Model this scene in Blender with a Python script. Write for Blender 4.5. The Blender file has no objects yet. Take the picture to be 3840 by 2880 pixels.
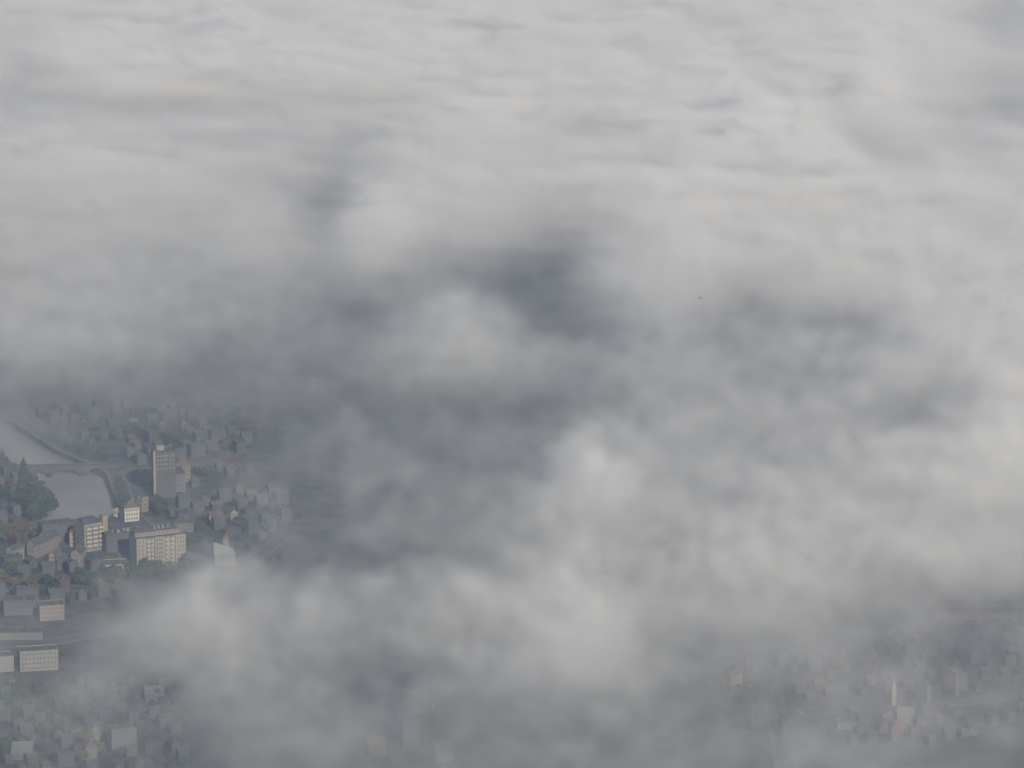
import bpy, bmesh, math, random
import numpy as np
from mathutils import Vector, Euler, geometry
R = math.radians
S = bpy.context.scene
C = S.collection
HAZE_D, HAZE_C = 0.85e-4, (.50, .68, 1, 1)
# ---------------------------------------------------------------- camera
CAM_H, PITCH, FOV = 1000.0, 13.9, 10.65
cam = bpy.data.objects.new('camera', bpy.data.cameras.new('camera')); C.objects.link(cam)
cam.location = (0, 0, CAM_H); cam.rotation_euler = (R(90 - PITCH), 0, 0)
cam.data.sensor_fit = 'HORIZONTAL'; cam.data.angle = R(FOV)
cam.data.clip_start = 1; cam.data.clip_end = 60000
S.camera = cam
# ---------------------------------------------------------------- sky and sun
SUN_EL, SUN_AZ = 29.0, 158.0           # azimuth the light comes FROM, clockwise from +Y
w = bpy.data.worlds.new('World'); S.world = w; w.use_nodes = True
nt = w.node_tree; bg = nt.nodes['Background']
sky = nt.nodes.new('ShaderNodeTexSky'); sky.sky_type = 'NISHITA'; sky.sun_disc = False
sky.sun_elevation = R(SUN_EL); sky.sun_rotation = R(SUN_AZ); sky.altitude = 1000
nt.links.new(sky.outputs[0], bg.inputs[0]); bg.inputs[1].default_value = 0.05
sd = bpy.data.lights.new('sun', 'SUN'); sd.energy = 5.0; sd.angle = R(0.6); sd.color = (1.0, .866, .66)
sun = bpy.data.objects.new('sun', sd); C.objects.link(sun)
a, e = R(SUN_AZ), R(SUN_EL)
sun.rotation_euler = (-Vector((math.sin(a)*math.cos(e), math.cos(a)*math.cos(e), math.sin(e)))).to_track_quat('-Z', 'Y').to_euler()
S.view_settings.view_transform = 'Standard'; S.view_settings.look = 'None'
S.view_settings.exposure = 0.40; S.view_settings.gamma = 1.0
cy = S.cycles
cy.volume_bounces = 6; cy.max_bounces = 10; cy.diffuse_bounces = 2; cy.glossy_bounces = 2
cy.volume_step_rate = 2.0; cy.volume_max_steps = 256
cy.use_adaptive_sampling = True; cy.adaptive_threshold = 0.05
cy.use_denoising = True

def at(px, py, z=0.0):                 # the point of height z that the photograph shows at a pixel of its 3840x2880
    f = 1920 / math.tan(R(FOV/2))
    d = cam.matrix_basis.to_3x3() @ Vector(((px-1920)/f, (1440-py)/f, -1))
    t = (z - CAM_H) / d.z
    return Vector((0, 0, CAM_H)) + d*t
# ================================================================ helpers
def tag(o, label=None, cat=None, group=None, kind=None):
    if label: o['label'] = label
    if cat: o['category'] = cat
    if group: o['group'] = group
    if kind: o['kind'] = kind
    return o
def empty(name, loc, rz=0.):
    o = bpy.data.objects.new(name, None); C.objects.link(o); o.location = loc; o.rotation_euler = (0, 0, rz); o.empty_display_size = 2
    return o
def copy_tree(o, parent=None):
    c = o.copy(); C.objects.link(c); c.parent = parent
    for ch in o.children: copy_tree(ch, c)
    return c
class MB:
    def __init__(s): s.v = []; s.f = []; s.m = []
    def poly(s, pts, m=0):
        n = len(s.v); s.v += [tuple(p) for p in pts]; s.f.append(tuple(range(n, n+len(pts)))); s.m.append(m)
    def box(s, x0, y0, z0, x1, y1, z1, m=0):
        n = len(s.v)
        s.v += [(x0,y0,z0),(x1,y0,z0),(x1,y1,z0),(x0,y1,z0),(x0,y0,z1),(x1,y0,z1),(x1,y1,z1),(x0,y1,z1)]
        for q in ((3,2,1,0),(4,5,6,7),(0,1,5,4),(1,2,6,5),(2,3,7,6),(3,0,4,7)): s.f.append(tuple(n+k for k in q)); s.m.append(m)
        return s
    def prism(s, prof, a0, a1, axis='y', m=0):          # profile of (u, z) extruded along an axis
        k = len(prof); n = len(s.v)
        for a in (a0, a1): s.v += [((u, a, z) if axis == 'y' else (a, u, z)) for u, z in prof]
        s.f.append(tuple(n+i for i in range(k))); s.f.append(tuple(n+k+i for i in reversed(range(k)))); s.m += [m, m]
        for i in range(k): j = (i+1) % k; s.f.append((n+j, n+i, n+k+i, n+k+j)); s.m.append(m)
        return s
    def mesh(s, name, mats):
        me = bpy.data.meshes.new(name); me.from_pydata(s.v, [], s.f)
        for m in (mats if isinstance(mats, (list, tuple)) else [mats]): me.materials.append(m)
        me.polygons.foreach_set('material_index', s.m)
        bm = bmesh.new(); bm.from_mesh(me); bmesh.ops.recalc_face_normals(bm, faces=bm.faces); bm.to_mesh(me); bm.free()
        return me
    def build(s, name, mats, parent=None):
        o = bpy.data.objects.new(name, s.mesh(name, mats)); C.objects.link(o); o.parent = parent; return o
def put(name, me, parent, loc=(0, 0, 0), rz=0., rx=0.):
    o = bpy.data.objects.new(name, me); C.objects.link(o); o.parent = parent; o.location = loc; o.rotation_euler = (rx, 0, rz); return o
def mat(name, col, rough=.85, var=.18, scale=.25, stretch=1., metal=0., var2=0.):
    m = bpy.data.materials.new(name); m.use_nodes = True; t = m.node_tree; b = t.nodes['Principled BSDF']
    b.inputs['Roughness'].default_value = rough; b.inputs['Metallic'].default_value = metal
    tc = t.nodes.new('ShaderNodeTexCoord'); mp = t.nodes.new('ShaderNodeMapping'); mp.inputs['Scale'].default_value = (1, 1, 1/stretch)
    no = t.nodes.new('ShaderNodeTexNoise'); no.inputs['Scale'].default_value = scale; no.inputs['Detail'].default_value = 5
    rp = t.nodes.new('ShaderNodeValToRGB')
    rp.color_ramp.elements[0].position = .3; rp.color_ramp.elements[1].position = .72
    rp.color_ramp.elements[0].color = (*[c*(1-var) for c in col], 1); rp.color_ramp.elements[1].color = (*[min(1, c*(1+var)) for c in col], 1)
    L = t.links.new
    L(tc.outputs['Object'], mp.inputs[0]); L(mp.outputs[0], no.inputs['Vector']); L(no.outputs[0], rp.inputs[0]); L(rp.outputs[0], b.inputs['Base Color'])
    return m
MW = {k: mat(k+'_render', c, .9, .12, .3, 3) for k, c in dict(cream=(.235,.215,.175), white=(.38,.385,.345), pink=(.165,.142,.132), grey=(.11,.114,.118), ochre=(.20,.165,.125), pale=(.17,.17,.165), beige=(.185,.17,.145), brick=(.16,.10,.085), dim=(.06,.063,.068), shaded_cream=(.05,.049,.045), dull_pink=(.046,.042,.039), dull_grey=(.04,.042,.045), dull_pale=(.058,.059,.058), shaded_ochre=(.048,.044,.038)).items()}  # dim and the darker copies carry cloud shade and murk in their colour
MR = {k: mat(k+'_roofing', c, .8, .22, .5) for k, c in dict(slate=(.05,.055,.065), red=(.12,.07,.058), brown=(.085,.062,.05), gravel=(.05,.053,.055), shaded_red=(.055,.043,.039), copper=(.17,.20,.185), felt=(.065,.067,.072), white=(.20,.20,.19)).items()}  # the second, darker red has cloud shade put into its colour
M_glass = mat('window_glass', (.03,.035,.045), .25, .3, .9)
M_trim = mat('window_trim', (.22,.215,.20), .6, .05)
M_rail = mat('balcony_paint', (.34,.335,.31), .6, .06)
M_stone = mat('bridge_stone', (.065,.064,.06), .9, .25, .4)
M_bark = mat('bark', (.07,.05,.04), .95, .25, 2)
M_asph = mat('asphalt', (.055,.055,.058), .9, .2, .12)
M_pave = mat('pavement_stone', (.105,.105,.10), .9, .18, .3)
# ================================================================ window, balcony and roof pieces shared by the buildings
_wm = {}
def window_mesh(w, h):
    k = (round(w, 1), round(h, 1))
    if k not in _wm:
        b = MB(); b.box(-w/2, -.06, 0, w/2, 0, h, 1); b.box(-w/2+.09, -.075, .09, -.04, -.06, h-.09, 0); b.box(.04, -.075, .09, w/2-.09, -.06, h-.09, 0)
        b.box(-w/2-.08, -.16, -.1, w/2+.08, 0, 0, 1)
        _wm[k] = b.mesh('window', [M_glass, M_trim])
    return _wm[k]
_bm = {}
def balcony_mesh(w, d=1.3, h=1.1):
    k = (round(w, 1), d)
    if k not in _bm:
        b = MB(); b.box(-w/2, -d, -.18, w/2, 0, 0); b.box(-w/2, -d, 0, w/2, -d+.12, h); b.box(-w/2, -d+.12, 0, -w/2+.1, 0, h); b.box(w/2-.1, -d+.12, 0, w/2, 0, h)
        _bm[k] = b.mesh('balcony', M_rail)
    return _bm[k]
def windows(p, side, a0, a1, n, floors, z0=1.3, fh=3.0, off=0., w=1.1, h=1.5, L=0, W=0):
    # side: front (-y), back, left (-x), right (+x) of the body whose corner is the origin
    me = window_mesh(w, h)
    for f in range(floors):
        for i in range(n):
            a = a0+(a1-a0)*(i+.5)/n; z = z0+f*fh
            if side == 'front': put('window', me, p, (a, off, z))
            elif side == 'back': put('window', me, p, (a, W+off, z), math.pi)
            elif side == 'left': put('window', me, p, (off, a, z), -math.pi/2)
            else: put('window', me, p, (L+off, a, z), math.pi/2)
def gable_body(b, L, W, H, rh, along='x'):
    b.box(0, 0, 0, L, W, H)
    return b
def add_roof(p, L, W, H, kind, rm, rh=3., oh=.4, wall=None, chim=2, seed=0):
    rr = random.Random(seed)
    if kind == 'flat':
        b = MB(); b.box(-.15, -.15, H, L+.15, .15, H+.7); b.box(-.15, W-.15, H, L+.15, W+.15, H+.7); b.box(-.15, .15, H, .15, W-.15, H+.7); b.box(L-.15, .15, H, L+.15, W-.15, H+.7)
        b.build('parapet', wall, p)
        b = MB(); b.box(.15, .15, H, L-.15, W-.15, H+.25); r = b.build('roof', rm, p)
        for k in range(chim):
            s = rr.uniform(1.2, 3.2); x = rr.uniform(1, max(1.2, L-4)); y = rr.uniform(1, max(1.2, W-4)); hh = rr.uniform(.8, 2.2)
            q = MB(); q.box(x, y, H+.25, x+s, y+s*.7, H+.25+hh); q.box(x-.1, y-.1, H+.25+hh, x+s+.1, y+s*.7+.1, H+.4+hh); q.build('roof_housing', MW['pale'] if rr.random() < .4 else MR['gravel'], r)
        return r
    if kind == 'gable':           # ridge along x
        b = MB(); t = .3
        b.prism([(-oh, H-oh*rh/(W/2)+.02), (W/2, H+rh), (W+oh, H-oh*rh/(W/2)+.02), (W+oh, H-oh*rh/(W/2)+t), (W/2, H+rh+t), (-oh, H-oh*rh/(W/2)+t)], -oh, L+oh, 'x')
        r = b.build('roof', rm, p)
    elif kind == 'gabley':        # ridge along y, gable faces the front
        b = MB(); t = .3
        b.prism([(-oh, H-oh*rh/(L/2)+.02), (L/2, H+rh), (L+oh, H-oh*rh/(L/2)+.02), (L+oh, H-oh*rh/(L/2)+t), (L/2, H+rh+t), (-oh, H-oh*rh/(L/2)+t)], -oh, W+oh, 'y')
        r = b.build('roof', rm, p)
    else:                         # hip
        b = MB(); q = min(L, W)/2; e = [(-oh, -oh, H), (L+oh, -oh, H), (L+oh, W+oh, H), (-oh, W+oh, H)]
        r0, r1 = ((q, W/2, H+rh), (L-q, W/2, H+rh)) if L >= W else ((L/2, q, H+rh), (L/2, W-q, H+rh))
        if L >= W:
            b.poly([e[0], e[1], r1, r0]); b.poly([e[1], e[2], r1]); b.poly([e[2], e[3], r0, r1]); b.poly([e[3], e[0], r0])
        else:
            b.poly([e[0], e[1], r0]); b.poly([e[1], e[2], r1, r0]); b.poly([e[2], e[3], r1]); b.poly([e[3], e[0], r0, r1])
        b.poly(e[::-1]); r = b.build('roof', rm, p)
    for k in range(chim):
        x = rr.uniform(.2, .8)*L; y = rr.uniform(.3, .7)*W
        q = MB(); q.box(x-.5, y-.35, H+rh*.3, x+.5, y+.35, H+rh+.9); q.box(x-.6, y-.45, H+rh+.9, x+.6, y+.45, H+rh+1.05); q.build('chimney', MW['pink'] if k % 2 else MW['grey'], r)
    return r
def body(p, L, W, H, wm, kind='flat', rh=3.):
    b = MB(); b.box(0, 0, -.6, L, W, H)
    if kind == 'gable':
        b = MB(); b.prism([(0, -.6), (W, -.6), (W, H), (W/2, H+rh), (0, H)], 0, L, 'x')
    if kind == 'gabley':
        b = MB(); b.prism([(0, -.6), (L, -.6), (L, H), (L/2, H+rh), (0, H)], 0, W, 'y')
    return b.build('wall', wm, p)
def building(name, label, cat, loc, ang, L, W, floors, wm, kind, rm, rh=3., cols=0, scols=0, fh=3., chim=2, group=None, sides='fl', rows=None, balc=(), H=None, win=(1.1, 1.5), seed=0):
    p = empty(name, loc, R(ang)); tag(p, label, cat, group)
    H = H or floors*fh+.6; body(p, L, W, H, MW[wm], kind, rh); add_roof(p, L, W, H, kind, MR[rm], rh, .4, MW[wm], chim, seed)
    fl = rows or floors
    if cols: windows(p, 'front', .6, L-.6, cols, fl, fh=fh, w=win[0], h=win[1])
    if cols and 'b' in sides: windows(p, 'back', .6, L-.6, cols, fl, fh=fh, W=W, w=win[0], h=win[1])
    if scols and 'l' in sides: windows(p, 'left', .6, W-.6, scols, fl, fh=fh, w=win[0], h=win[1])
    if scols and 'r' in sides: windows(p, 'right', .6, W-.6, scols, fl, fh=fh, L=L, w=win[0], h=win[1])
    for a, wd in balc:
        for f in range(1, fl): put('balcony', balcony_mesh(wd), p, (a, -.02, .9+f*fh-.25))
    return p
# ================================================================ ground, river, bridge, roads
GA = 25.                                     # the street grid of the town
M_ground = mat('town_ground', (.05, .052, .046), .95, .75, .09)
riv = [(-2600,1500),(-300,1545),(40,1588),(130,1645),(205,1698),(325,1756),(398,1800),(425,1868),(440,1930),(380,1992),(180,1992),(100,1975),(150,1880),(110,1800),(30,1745),(-250,1735),(-2600,1720)]
rp = [at(x, y, -4.5) for x, y in riv]
outer = [Vector(q) for q in ((-6000,-1000,0),(6000,-1000,0),(6000,11000,0),(-6000,11000,0))]
hole = [Vector((q.x, q.y, 0)) for q in rp]
tess = geometry.tessellate_polygon([outer, hole]); allv = outer+hole
me = bpy.data.meshes.new('ground'); me.from_pydata([tuple(v) for v in allv], [], [tuple(t) for t in tess])
bm = bmesh.new(); bm.from_mesh(me)
for f in bm.faces:
    if f.normal.z < 0: f.normal_flip()
bm.to_mesh(me); bm.free(); me.materials.append(M_ground)
g = bpy.data.objects.new('ground', me); C.objects.link(g); g['kind'] = 'structure'
b = MB(); b.poly([(q.x+(q.x < -1500)*0, q.y, -4.5) for q in rp]); M_water = mat('river_water', (.165, .17, .165), .35, .2, .03)
tw = M_water.node_tree; bu = tw.nodes.new('ShaderNodeBump'); nn = tw.nodes.new('ShaderNodeTexNoise'); nn.inputs['Scale'].default_value = .12; nn.inputs['Detail'].default_value = 8
bu.inputs['Strength'].default_value = .5; bu.inputs['Distance'].default_value = 1.5; tw.links.new(nn.outputs[0], bu.inputs['Height']); tw.links.new(bu.outputs[0], tw.nodes['Principled BSDF'].inputs['Normal'])
tag(b.build('water', M_water), kind='structure')
b = MB()
for i in range(len(rp)):
    q, r_ = rp[i], rp[(i+1) % len(rp)]; b.poly([(q.x, q.y, -6), (r_.x, r_.y, -6), (r_.x, r_.y, 0), (q.x, q.y, 0)])
tag(b.build('river_bank', mat('bank_stone', (.10, .10, .085), .95, .35, .2)), kind='structure')
def strip(name, pts, w, z, m, kerb=True):
    b = MB(); n = len(pts); P = [Vector((q.x, q.y)) for q in pts]
    nr = []
    for i in range(n):
        d = (P[min(i+1, n-1)]-P[max(i-1, 0)]).normalized(); nr.append(Vector((-d.y, d.x)))
    def rib(o0, o1, zz):
        for i in range(n-1):
            a, c_ = P[i]+nr[i]*o0, P[i]+nr[i]*o1; d, e_ = P[i+1]+nr[i+1]*o0, P[i+1]+nr[i+1]*o1
            b.poly([(a.x, a.y, zz), (c_.x, c_.y, zz), (e_.x, e_.y, zz), (d.x, d.y, zz)])
    rib(-w/2, w/2, z); tag(b.build(name, m), kind='structure')
    if kerb:
        for s in (-1, 1):
            b = MB()
            for i in range(n-1):
                o0, o1 = s*w/2, s*(w/2+2.2)
                a, c_ = P[i]+nr[i]*o0, P[i]+nr[i]*o1; d, e_ = P[i+1]+nr[i+1]*o0, P[i+1]+nr[i+1]*o1
                for (p1, p2, z1, z2) in ((a, d, 0, .17), (c_, e_, 0, .17)): b.poly([(p1.x, p1.y, z1), (p2.x, p2.y, z1), (p2.x, p2.y, z2), (p1.x, p1.y, z2)])
                b.poly([(a.x, a.y, .17), (c_.x, c_.y, .17), (e_.x, e_.y, .17), (d.x, d.y, .17)])
            tag(b.build('pavement', M_pave), kind='structure')
ROADS = []
def road(name, px, w, z=.05):
    pts = [at(*q) for q in px]; ROADS.append((pts, w/2+3)); strip(name, pts, w, z, M_asph)
road('quay_road', [(60,1566),(160,1630),(240,1680),(345,1728),(430,1768),(462,1850),(492,1925),(560,1985),(690,2005),(900,2050)], 9)
road('quay_road', [(-60,1995),(130,1968),(300,1950),(400,2012),(470,2068),(500,2150),(430,2180),(150,2200),(-60,2215)], 8, .09)
road('street', [(430,1768),(560,1760),(760,1742),(1000,1700)], 9, .13)
road('street', [(700,2170),(820,2150),(960,2090),(1080,2000)], 8, .17)
road('street', [(-60,2425),(160,2412),(420,2370),(600,2330)], 10, .21)
road('street', [(2860,2500),(2900,2620),(2930,2760),(2950,2900)], 9, .05)
road('street', [(2700,2700),(3100,2660),(3420,2655),(3900,2600)], 9, .09)
# bridge of three stone arches
bl = at(86, 1790, -4.5); br_ = at(428, 1782, -4.5); dv = br_-bl; BL = dv.length
ba = math.atan2(dv.y, dv.x)
br = empty('bridge', (bl.x, bl.y, 0), ba); tag(br, 'grey stone arch bridge crossing the river beside the dark poplar', 'bridge')
mpx = 342/BL
piers = [((176-86)/mpx, (195-86)/mpx), ((302-86)/mpx, (330-86)/mpx)]
spans = [((118-86)/mpx, piers[0][0]), (piers[0][1], piers[1][0]), (piers[1][1], (392-86)/mpx)]
BW = 7.5
b = MB(); b.box(-6, 0, 1.6, BL+8, BW, 2.3); b.build('deck', M_asph, br)
for y0 in (-.3, BW-.1):
    b = MB(); b.box(-6, y0, 1.3, BL+8, y0+.4, 2.9); b.build('parapet', M_stone, br)
for x0, x1 in piers:
    b = MB(); b.box(x0, .3, -6, x1, BW-.3, 1.6); b.prism([(x0, .3), (x1, .3), ((x0+x1)/2, -1.6)][::-1], -6, -1.0, 'z') if 0 else None
    n = len(b.v); b.v += [(x0, .3, -6), (x1, .3, -6), ((x0+x1)/2, -1.8, -6), (x0, .3, -1.2), (x1, .3, -1.2), ((x0+x1)/2, -1.8, -1.2)]
    for q in ((0,2,5,3),(2,1,4,5),(3,5,4)): b.f.append(tuple(n+k for k in q)); b.m.append(0)
    b.build('pier', M_stone, br)
for x0, x1 in spans:
    b = MB(); K = 16
    prof = [(x0, 1.6)]+[(x0+(x1-x0)*k/K, -3.9+4.7*math.sqrt(max(0, 1-(2*k/K-1)**2))) for k in range(K+1)]+[(x1, 1.6)]
    for k in range(1, K+1):
        (u0, z0), (u1, z1) = prof[k], prof[k+1]
        b.v += [(u0,.1,z0),(u1,.1,z1),(u1,.1,1.6),(u0,.1,1.6),(u0,BW-.1,z0),(u1,BW-.1,z1),(u1,BW-.1,1.6),(u0,BW-.1,1.6)]; n = len(b.v)-8
        for q in ((0,1,2,3),(7,6,5,4),(1,0,4,5)): b.f.append(tuple(n+j for j in q)); b.m.append(0)
    b.build('arch', M_stone, br)
for x0, x1 in (((392-86)/mpx, BL+4), (-6, (118-86)/mpx)): MB().box(x0, .2, -6, x1, BW-.2, 1.6).build('abutment', M_stone, br)
# ================================================================ landmark buildings
OCC = []                                     # footprints already taken (x, y, radius)
def gp(px, py):
    v = at(px, py, 0.); return (v.x, v.y, 0)
def occ(p, L, W):
    a = p.rotation_euler.z; cx = p.location.x+math.cos(a)*L/2-math.sin(a)*W/2; cy_ = p.location.y+math.sin(a)*L/2+math.cos(a)*W/2
    OCC.append((cx, cy_, math.hypot(L, W)/2))
def B(name, label, cat, px, py, ang, L, W, floors, *a, **k):
    p = building(name, label, cat, gp(px, py), ang, L, W, floors, *a, **k); occ(p, L, W); return p
# the long block with bays and balconies
p = empty('apartment_block', gp(511, 2124), R(24)); tag(p, 'large cream apartment block with sunlit bays, balcony columns and a set-back top floor', 'building')
L, W, H = 35., 13., 19.2; occ(p, L, W)
MB().box(0, 0, -.6, L, W, H).build('wall', MW['cream'], p)
for x0, x1 in ((0, 6.5), (13, 19.4), (27.6, 34.8)):
    MB().box(x0, -1.5, -.6, x1, 0, H-.2).build('bay', MW['cream'], p)
    windows(p, 'front', x0+.5, x1-.5, 3 if x0 else 2, 6, off=-1.5)
for x in (8.2, 11.2, 21.5, 25.2):
    for f in range(6): put('balcony', balcony_mesh(1.7), p, (x, 0, 1.2+f*3)); put('window', window_mesh(1.4, 1.9), p, (x, 0, 1.25+f*3))
q = MB(); q.box(0, 1.8, H, L-4, W-1, H+3.2).build('top_floor', MW['beige'], p); windows(p, 'front', .5, L-4.5, 10, 1, z0=H+1, off=1.8, w=1.1, h=1.3)
MB().box(-.3, 1.3, H+3.2, L-3.7, W-.7, H+3.6).build('roof', MR['brown'], p); MB().box(-.1, -1.6, H, L+.1, 1.8, H+.25).build('terrace', MR['gravel'], p)
for x in (15, 18, 21, 24.5): MB().box(x, 6, H+3.6, x+1.2, 7.4, H+5.4).box(x-.1, 5.9, H+5.4, x+1.3, 7.5, H+5.55).build('chimney', MW['pale'], p)
windows(p, 'left', 1, W-1, 3, 6)
windows(p, 'right', 1, W-1, 3, 6, L=L)
# riverside block
p = B('apartment_block', 'narrow grey block with a bright grid of balconied windows standing at the river bend', 'building', 318, 2072, 33, 15.5, 14, 6, 'beige', 'flat', 'slate', cols=6, scols=4, sides='flr', balc=((3, 3.4), (7.7, 3.4), (12.2, 3.4)), seed=3)
MB().box(13.6, -.9, -.6, 17.6, 4.5, 23.2).box(13.4, -1.1, 23.2, 17.8, 4.7, 23.6).build('stair_tower', MW['ochre'], p)
MB().box(1.5, 5, 18.9, 12, 11, 21.2).box(1.2, 4.7, 21.2, 12.3, 11.3, 21.6).build('top_floor', MR['slate'], p)
# white house with a red roof by the river
p = B('house', 'white house with lit windows and a red-brown roof on the river bank', 'house', 468, 1958, 22, 10.5, 10, 3, 'white', 'hip', 'brown', rh=4.6, cols=5, scols=3, sides='flr', chim=1)
p = empty('annexe', gp(424, 1936), R(-42)); tag(p, 'low white gabled annexe with an arched opening beside the white river house', 'annexe')
MB().prism([(0, -.6), (3.4, -.6), (3.4, 2.2), (4.4, 3.4), (5.6, 3.6), (6.6, 2.2), (6.6, -.6), (9.5, -.6), (9.5, 4.2), (4.7, 7.6), (0, 5)], 0, 6, 'y').build('wall', MW['white'], p)
b = MB(); b.poly([(-.3, -.3, 5.1), (4.7, -.3, 7.9), (4.7, 6.3, 7.9), (-.3, 6.3, 5.1)]); b.poly([(4.7, -.3, 7.9), (9.8, -.3, 4.3), (9.8, 6.3, 4.3), (4.7, 6.3, 7.9)]); b.build('roof', MR['brown'], p)
windows(p, 'front', .8, 3.0, 1, 1, z0=2.4)
OCC.append((*gp(440, 1936)[:2], 8))
# the tall tower block
b = MB(); b.box(-.9, -1.3, -.18, .9, 0, 0); b.box(-.9, -1.3, 0, .9, -1.2, 1.1); tower_balc = b.mesh('balcony', MW['pale'])
p = B('tower_block', 'tall pale tower block with a lit left edge and balcony columns', 'tower block', 580, 1872, 14, 15.5, 13, 11, 'dim', 'flat', 'gravel', cols=5, scols=4, sides='fl', seed=5)
for a in (2.4, 5.6, 8.8, 12):
    for f in range(7, 11): put('balcony', tower_balc, p, (a, -.02, .9+f*3-.25))
MB().box(-.5, -.5, -.6, .9, .9, 34.6).build('lit_edge', MW['cream'], p)  # cream strip puts the sunlit left edge into colour
MB().box(3, 4, 33.85, 8, 8, 36.6).box(2.8, 3.8, 36.6, 8.2, 8.2, 36.9).build('lift_housing', MW['cream'], p)
for x in (4, 7.2, 10.4, 13.6): MB().box(x-.2, -1.5, 20, x+.2, 0, 33.4).build('lit_fin', MW['cream'], p)  # cream only on the sunlit upper floors; dim wall below stands for shade
B('apartment_block', 'low grey block with rows of windows in front of the tall tower block', 'building', 636, 1848, 12, 11.5, 22, 4, 'grey', 'flat', 'gravel', cols=4, scols=6, sides='flr')
B('apartment_block', 'block with a faded red roof just behind the tall tower block', 'building', 656, 1810, 12, 11, 14, 4, 'pink', 'hip', 'red', rh=3, cols=4, scols=4)
# church with copper roof
p = empty('church', gp(806, 2124), R(8)); tag(p, 'church with a pale green copper roof and a small brick bell tower', 'church'); OCC.append((*gp(840, 2110)[:2], 14))
MB().box(0, 0, -.6, 13.5, 14, 7.6).build('wall', MW['grey'], p)
b = MB(); e = [(-.4, -.4, 7.6), (13.9, -.4, 7.6), (13.9, 14.4, 7.6), (-.4, 14.4, 7.6)]; a0, a1 = (-.2, 9, 14.2), (12.9, 7, 9.6)
b.poly([e[0], e[1], a1, a0]); b.poly([e[1], e[2], a1]); b.poly([e[2], e[3], a0, a1]); b.poly([e[3], e[0], a0]); b.poly(e[::-1]); rf = b.build('roof', MR['copper'], p)
b = MB(); b.poly([(-.3, 8.8, 14.5), (-.3, 9.2, 14.5), (13.2, 7.2, 9.9), (13.2, 6.8, 9.9)]); b.poly([(-.3, 8.8, 14.2), (13.2, 6.8, 9.6), (13.2, 6.8, 9.9), (-.3, 8.8, 14.5)]); b.build('ridge_cap', MR['white'], rf)
for x in (1.5, 6.5, 9.5, 12.9): MB().box(x-.3, -.7, -.6, x+.3, 0, 7.4).build('buttress', MW['cream'], p)
windows(p, 'front', 2, 12.6, 4, 1, z0=2.2, w=1., h=4)
MB().box(7, 15, -.6, 10.6, 18.6, 15).build('bell_tower', MW['pink'], p); b = MB()
for q in (((6.8,14.8),(10.8,14.8)),((10.8,14.8),(10.8,18.8)),((10.8,18.8),(6.8,18.8)),((6.8,18.8),(6.8,14.8))): b.poly([(*q[0], 15), (*q[1], 15), (8.8, 16.8, 18)])
b.poly([(6.8,18.8,15),(10.8,18.8,15),(10.8,14.8,15),(6.8,14.8,15)]); b.build('spire', MR['brown'], p)
# the gabled houses in the lower left
B('house', 'long slate-roofed building showing a pale pink gable end to the left', 'house', 102, 2092, -28, 6.2, 30, 3, 'pink', 'gabley', 'slate', rh=3.6, cols=2, scols=8, sides='fr', chim=3)
B('house', 'tall narrow pink house end with many small windows above dark treetops', 'house', 268, 2142, -14, 6.3, 12, 4, 'pink', 'gabley', 'slate', rh=2.6, cols=4, scols=3, sides='flr', win=(.9, 1.3), chim=2)
B('house', 'small house with a sunlit pale end wall at the far left edge', 'house', 24, 2112, -30, 5, 14, 3, 'beige', 'gabley', 'slate', rh=2.4, cols=2, scols=3, sides='fr', chim=1)
B('house', 'dark roofed house with one thin lit corner left of the narrow pink house', 'house', 184, 2134, -18, 4.5, 12, 3, 'cream', 'gabley', 'brown', rh=2.4, cols=2, scols=3, sides='fr', chim=1)
B('house', 'low brown-roofed house squeezed in front of the long slate-roofed building', 'house', 212, 2140, 20, 9.5, 8, 2, 'dim', 'gable', 'slate', rh=2.6, cols=4, scols=2, chim=2)
B('depot', 'low flat-roofed building with one bright corner between the two large blocks', 'building', 392, 2146, 8, 15, 14, 2, 'cream', 'flat', 'felt', cols=6, scols=4, sides='flr', H=4.4, rows=1)
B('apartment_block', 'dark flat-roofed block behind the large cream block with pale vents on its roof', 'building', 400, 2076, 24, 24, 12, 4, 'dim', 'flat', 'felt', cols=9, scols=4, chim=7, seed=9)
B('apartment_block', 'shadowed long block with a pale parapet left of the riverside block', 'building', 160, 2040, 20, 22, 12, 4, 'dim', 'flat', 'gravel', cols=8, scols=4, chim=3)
B('house', 'little house with a bright orange-white end wall on the dark roofs by the river', 'house', 262, 2050, 10, 5, 5, 3, 'cream', 'hip', 'red', cols=2, scols=2, chim=0)
B('apartment_block', 'small lit yellowish house below the foot of the tower block', 'building', 534, 1922, 50, 6, 5, 3, 'ochre', 'flat', 'gravel', cols=3, scols=2, chim=1)
B('house', 'white low building with a bright right end beyond the church', 'house', 786, 1968, 4, 9, 6, 2, 'white', 'gable', 'brown', rh=2, cols=4, scols=2, chim=1)
B('house', 'small cream house standing alone behind the church roof', 'house', 866, 1958, 24, 5, 6, 2, 'cream', 'gabley', 'felt', rh=2, cols=2, scols=2, chim=1)
B('house', 'low house with a hipped grey roof between the cream block and the tower', 'house', 650, 1998, 10, 14, 9, 2, 'grey', 'hip', 'gravel', rh=2.6, cols=5, scols=3, chim=1)
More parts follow.
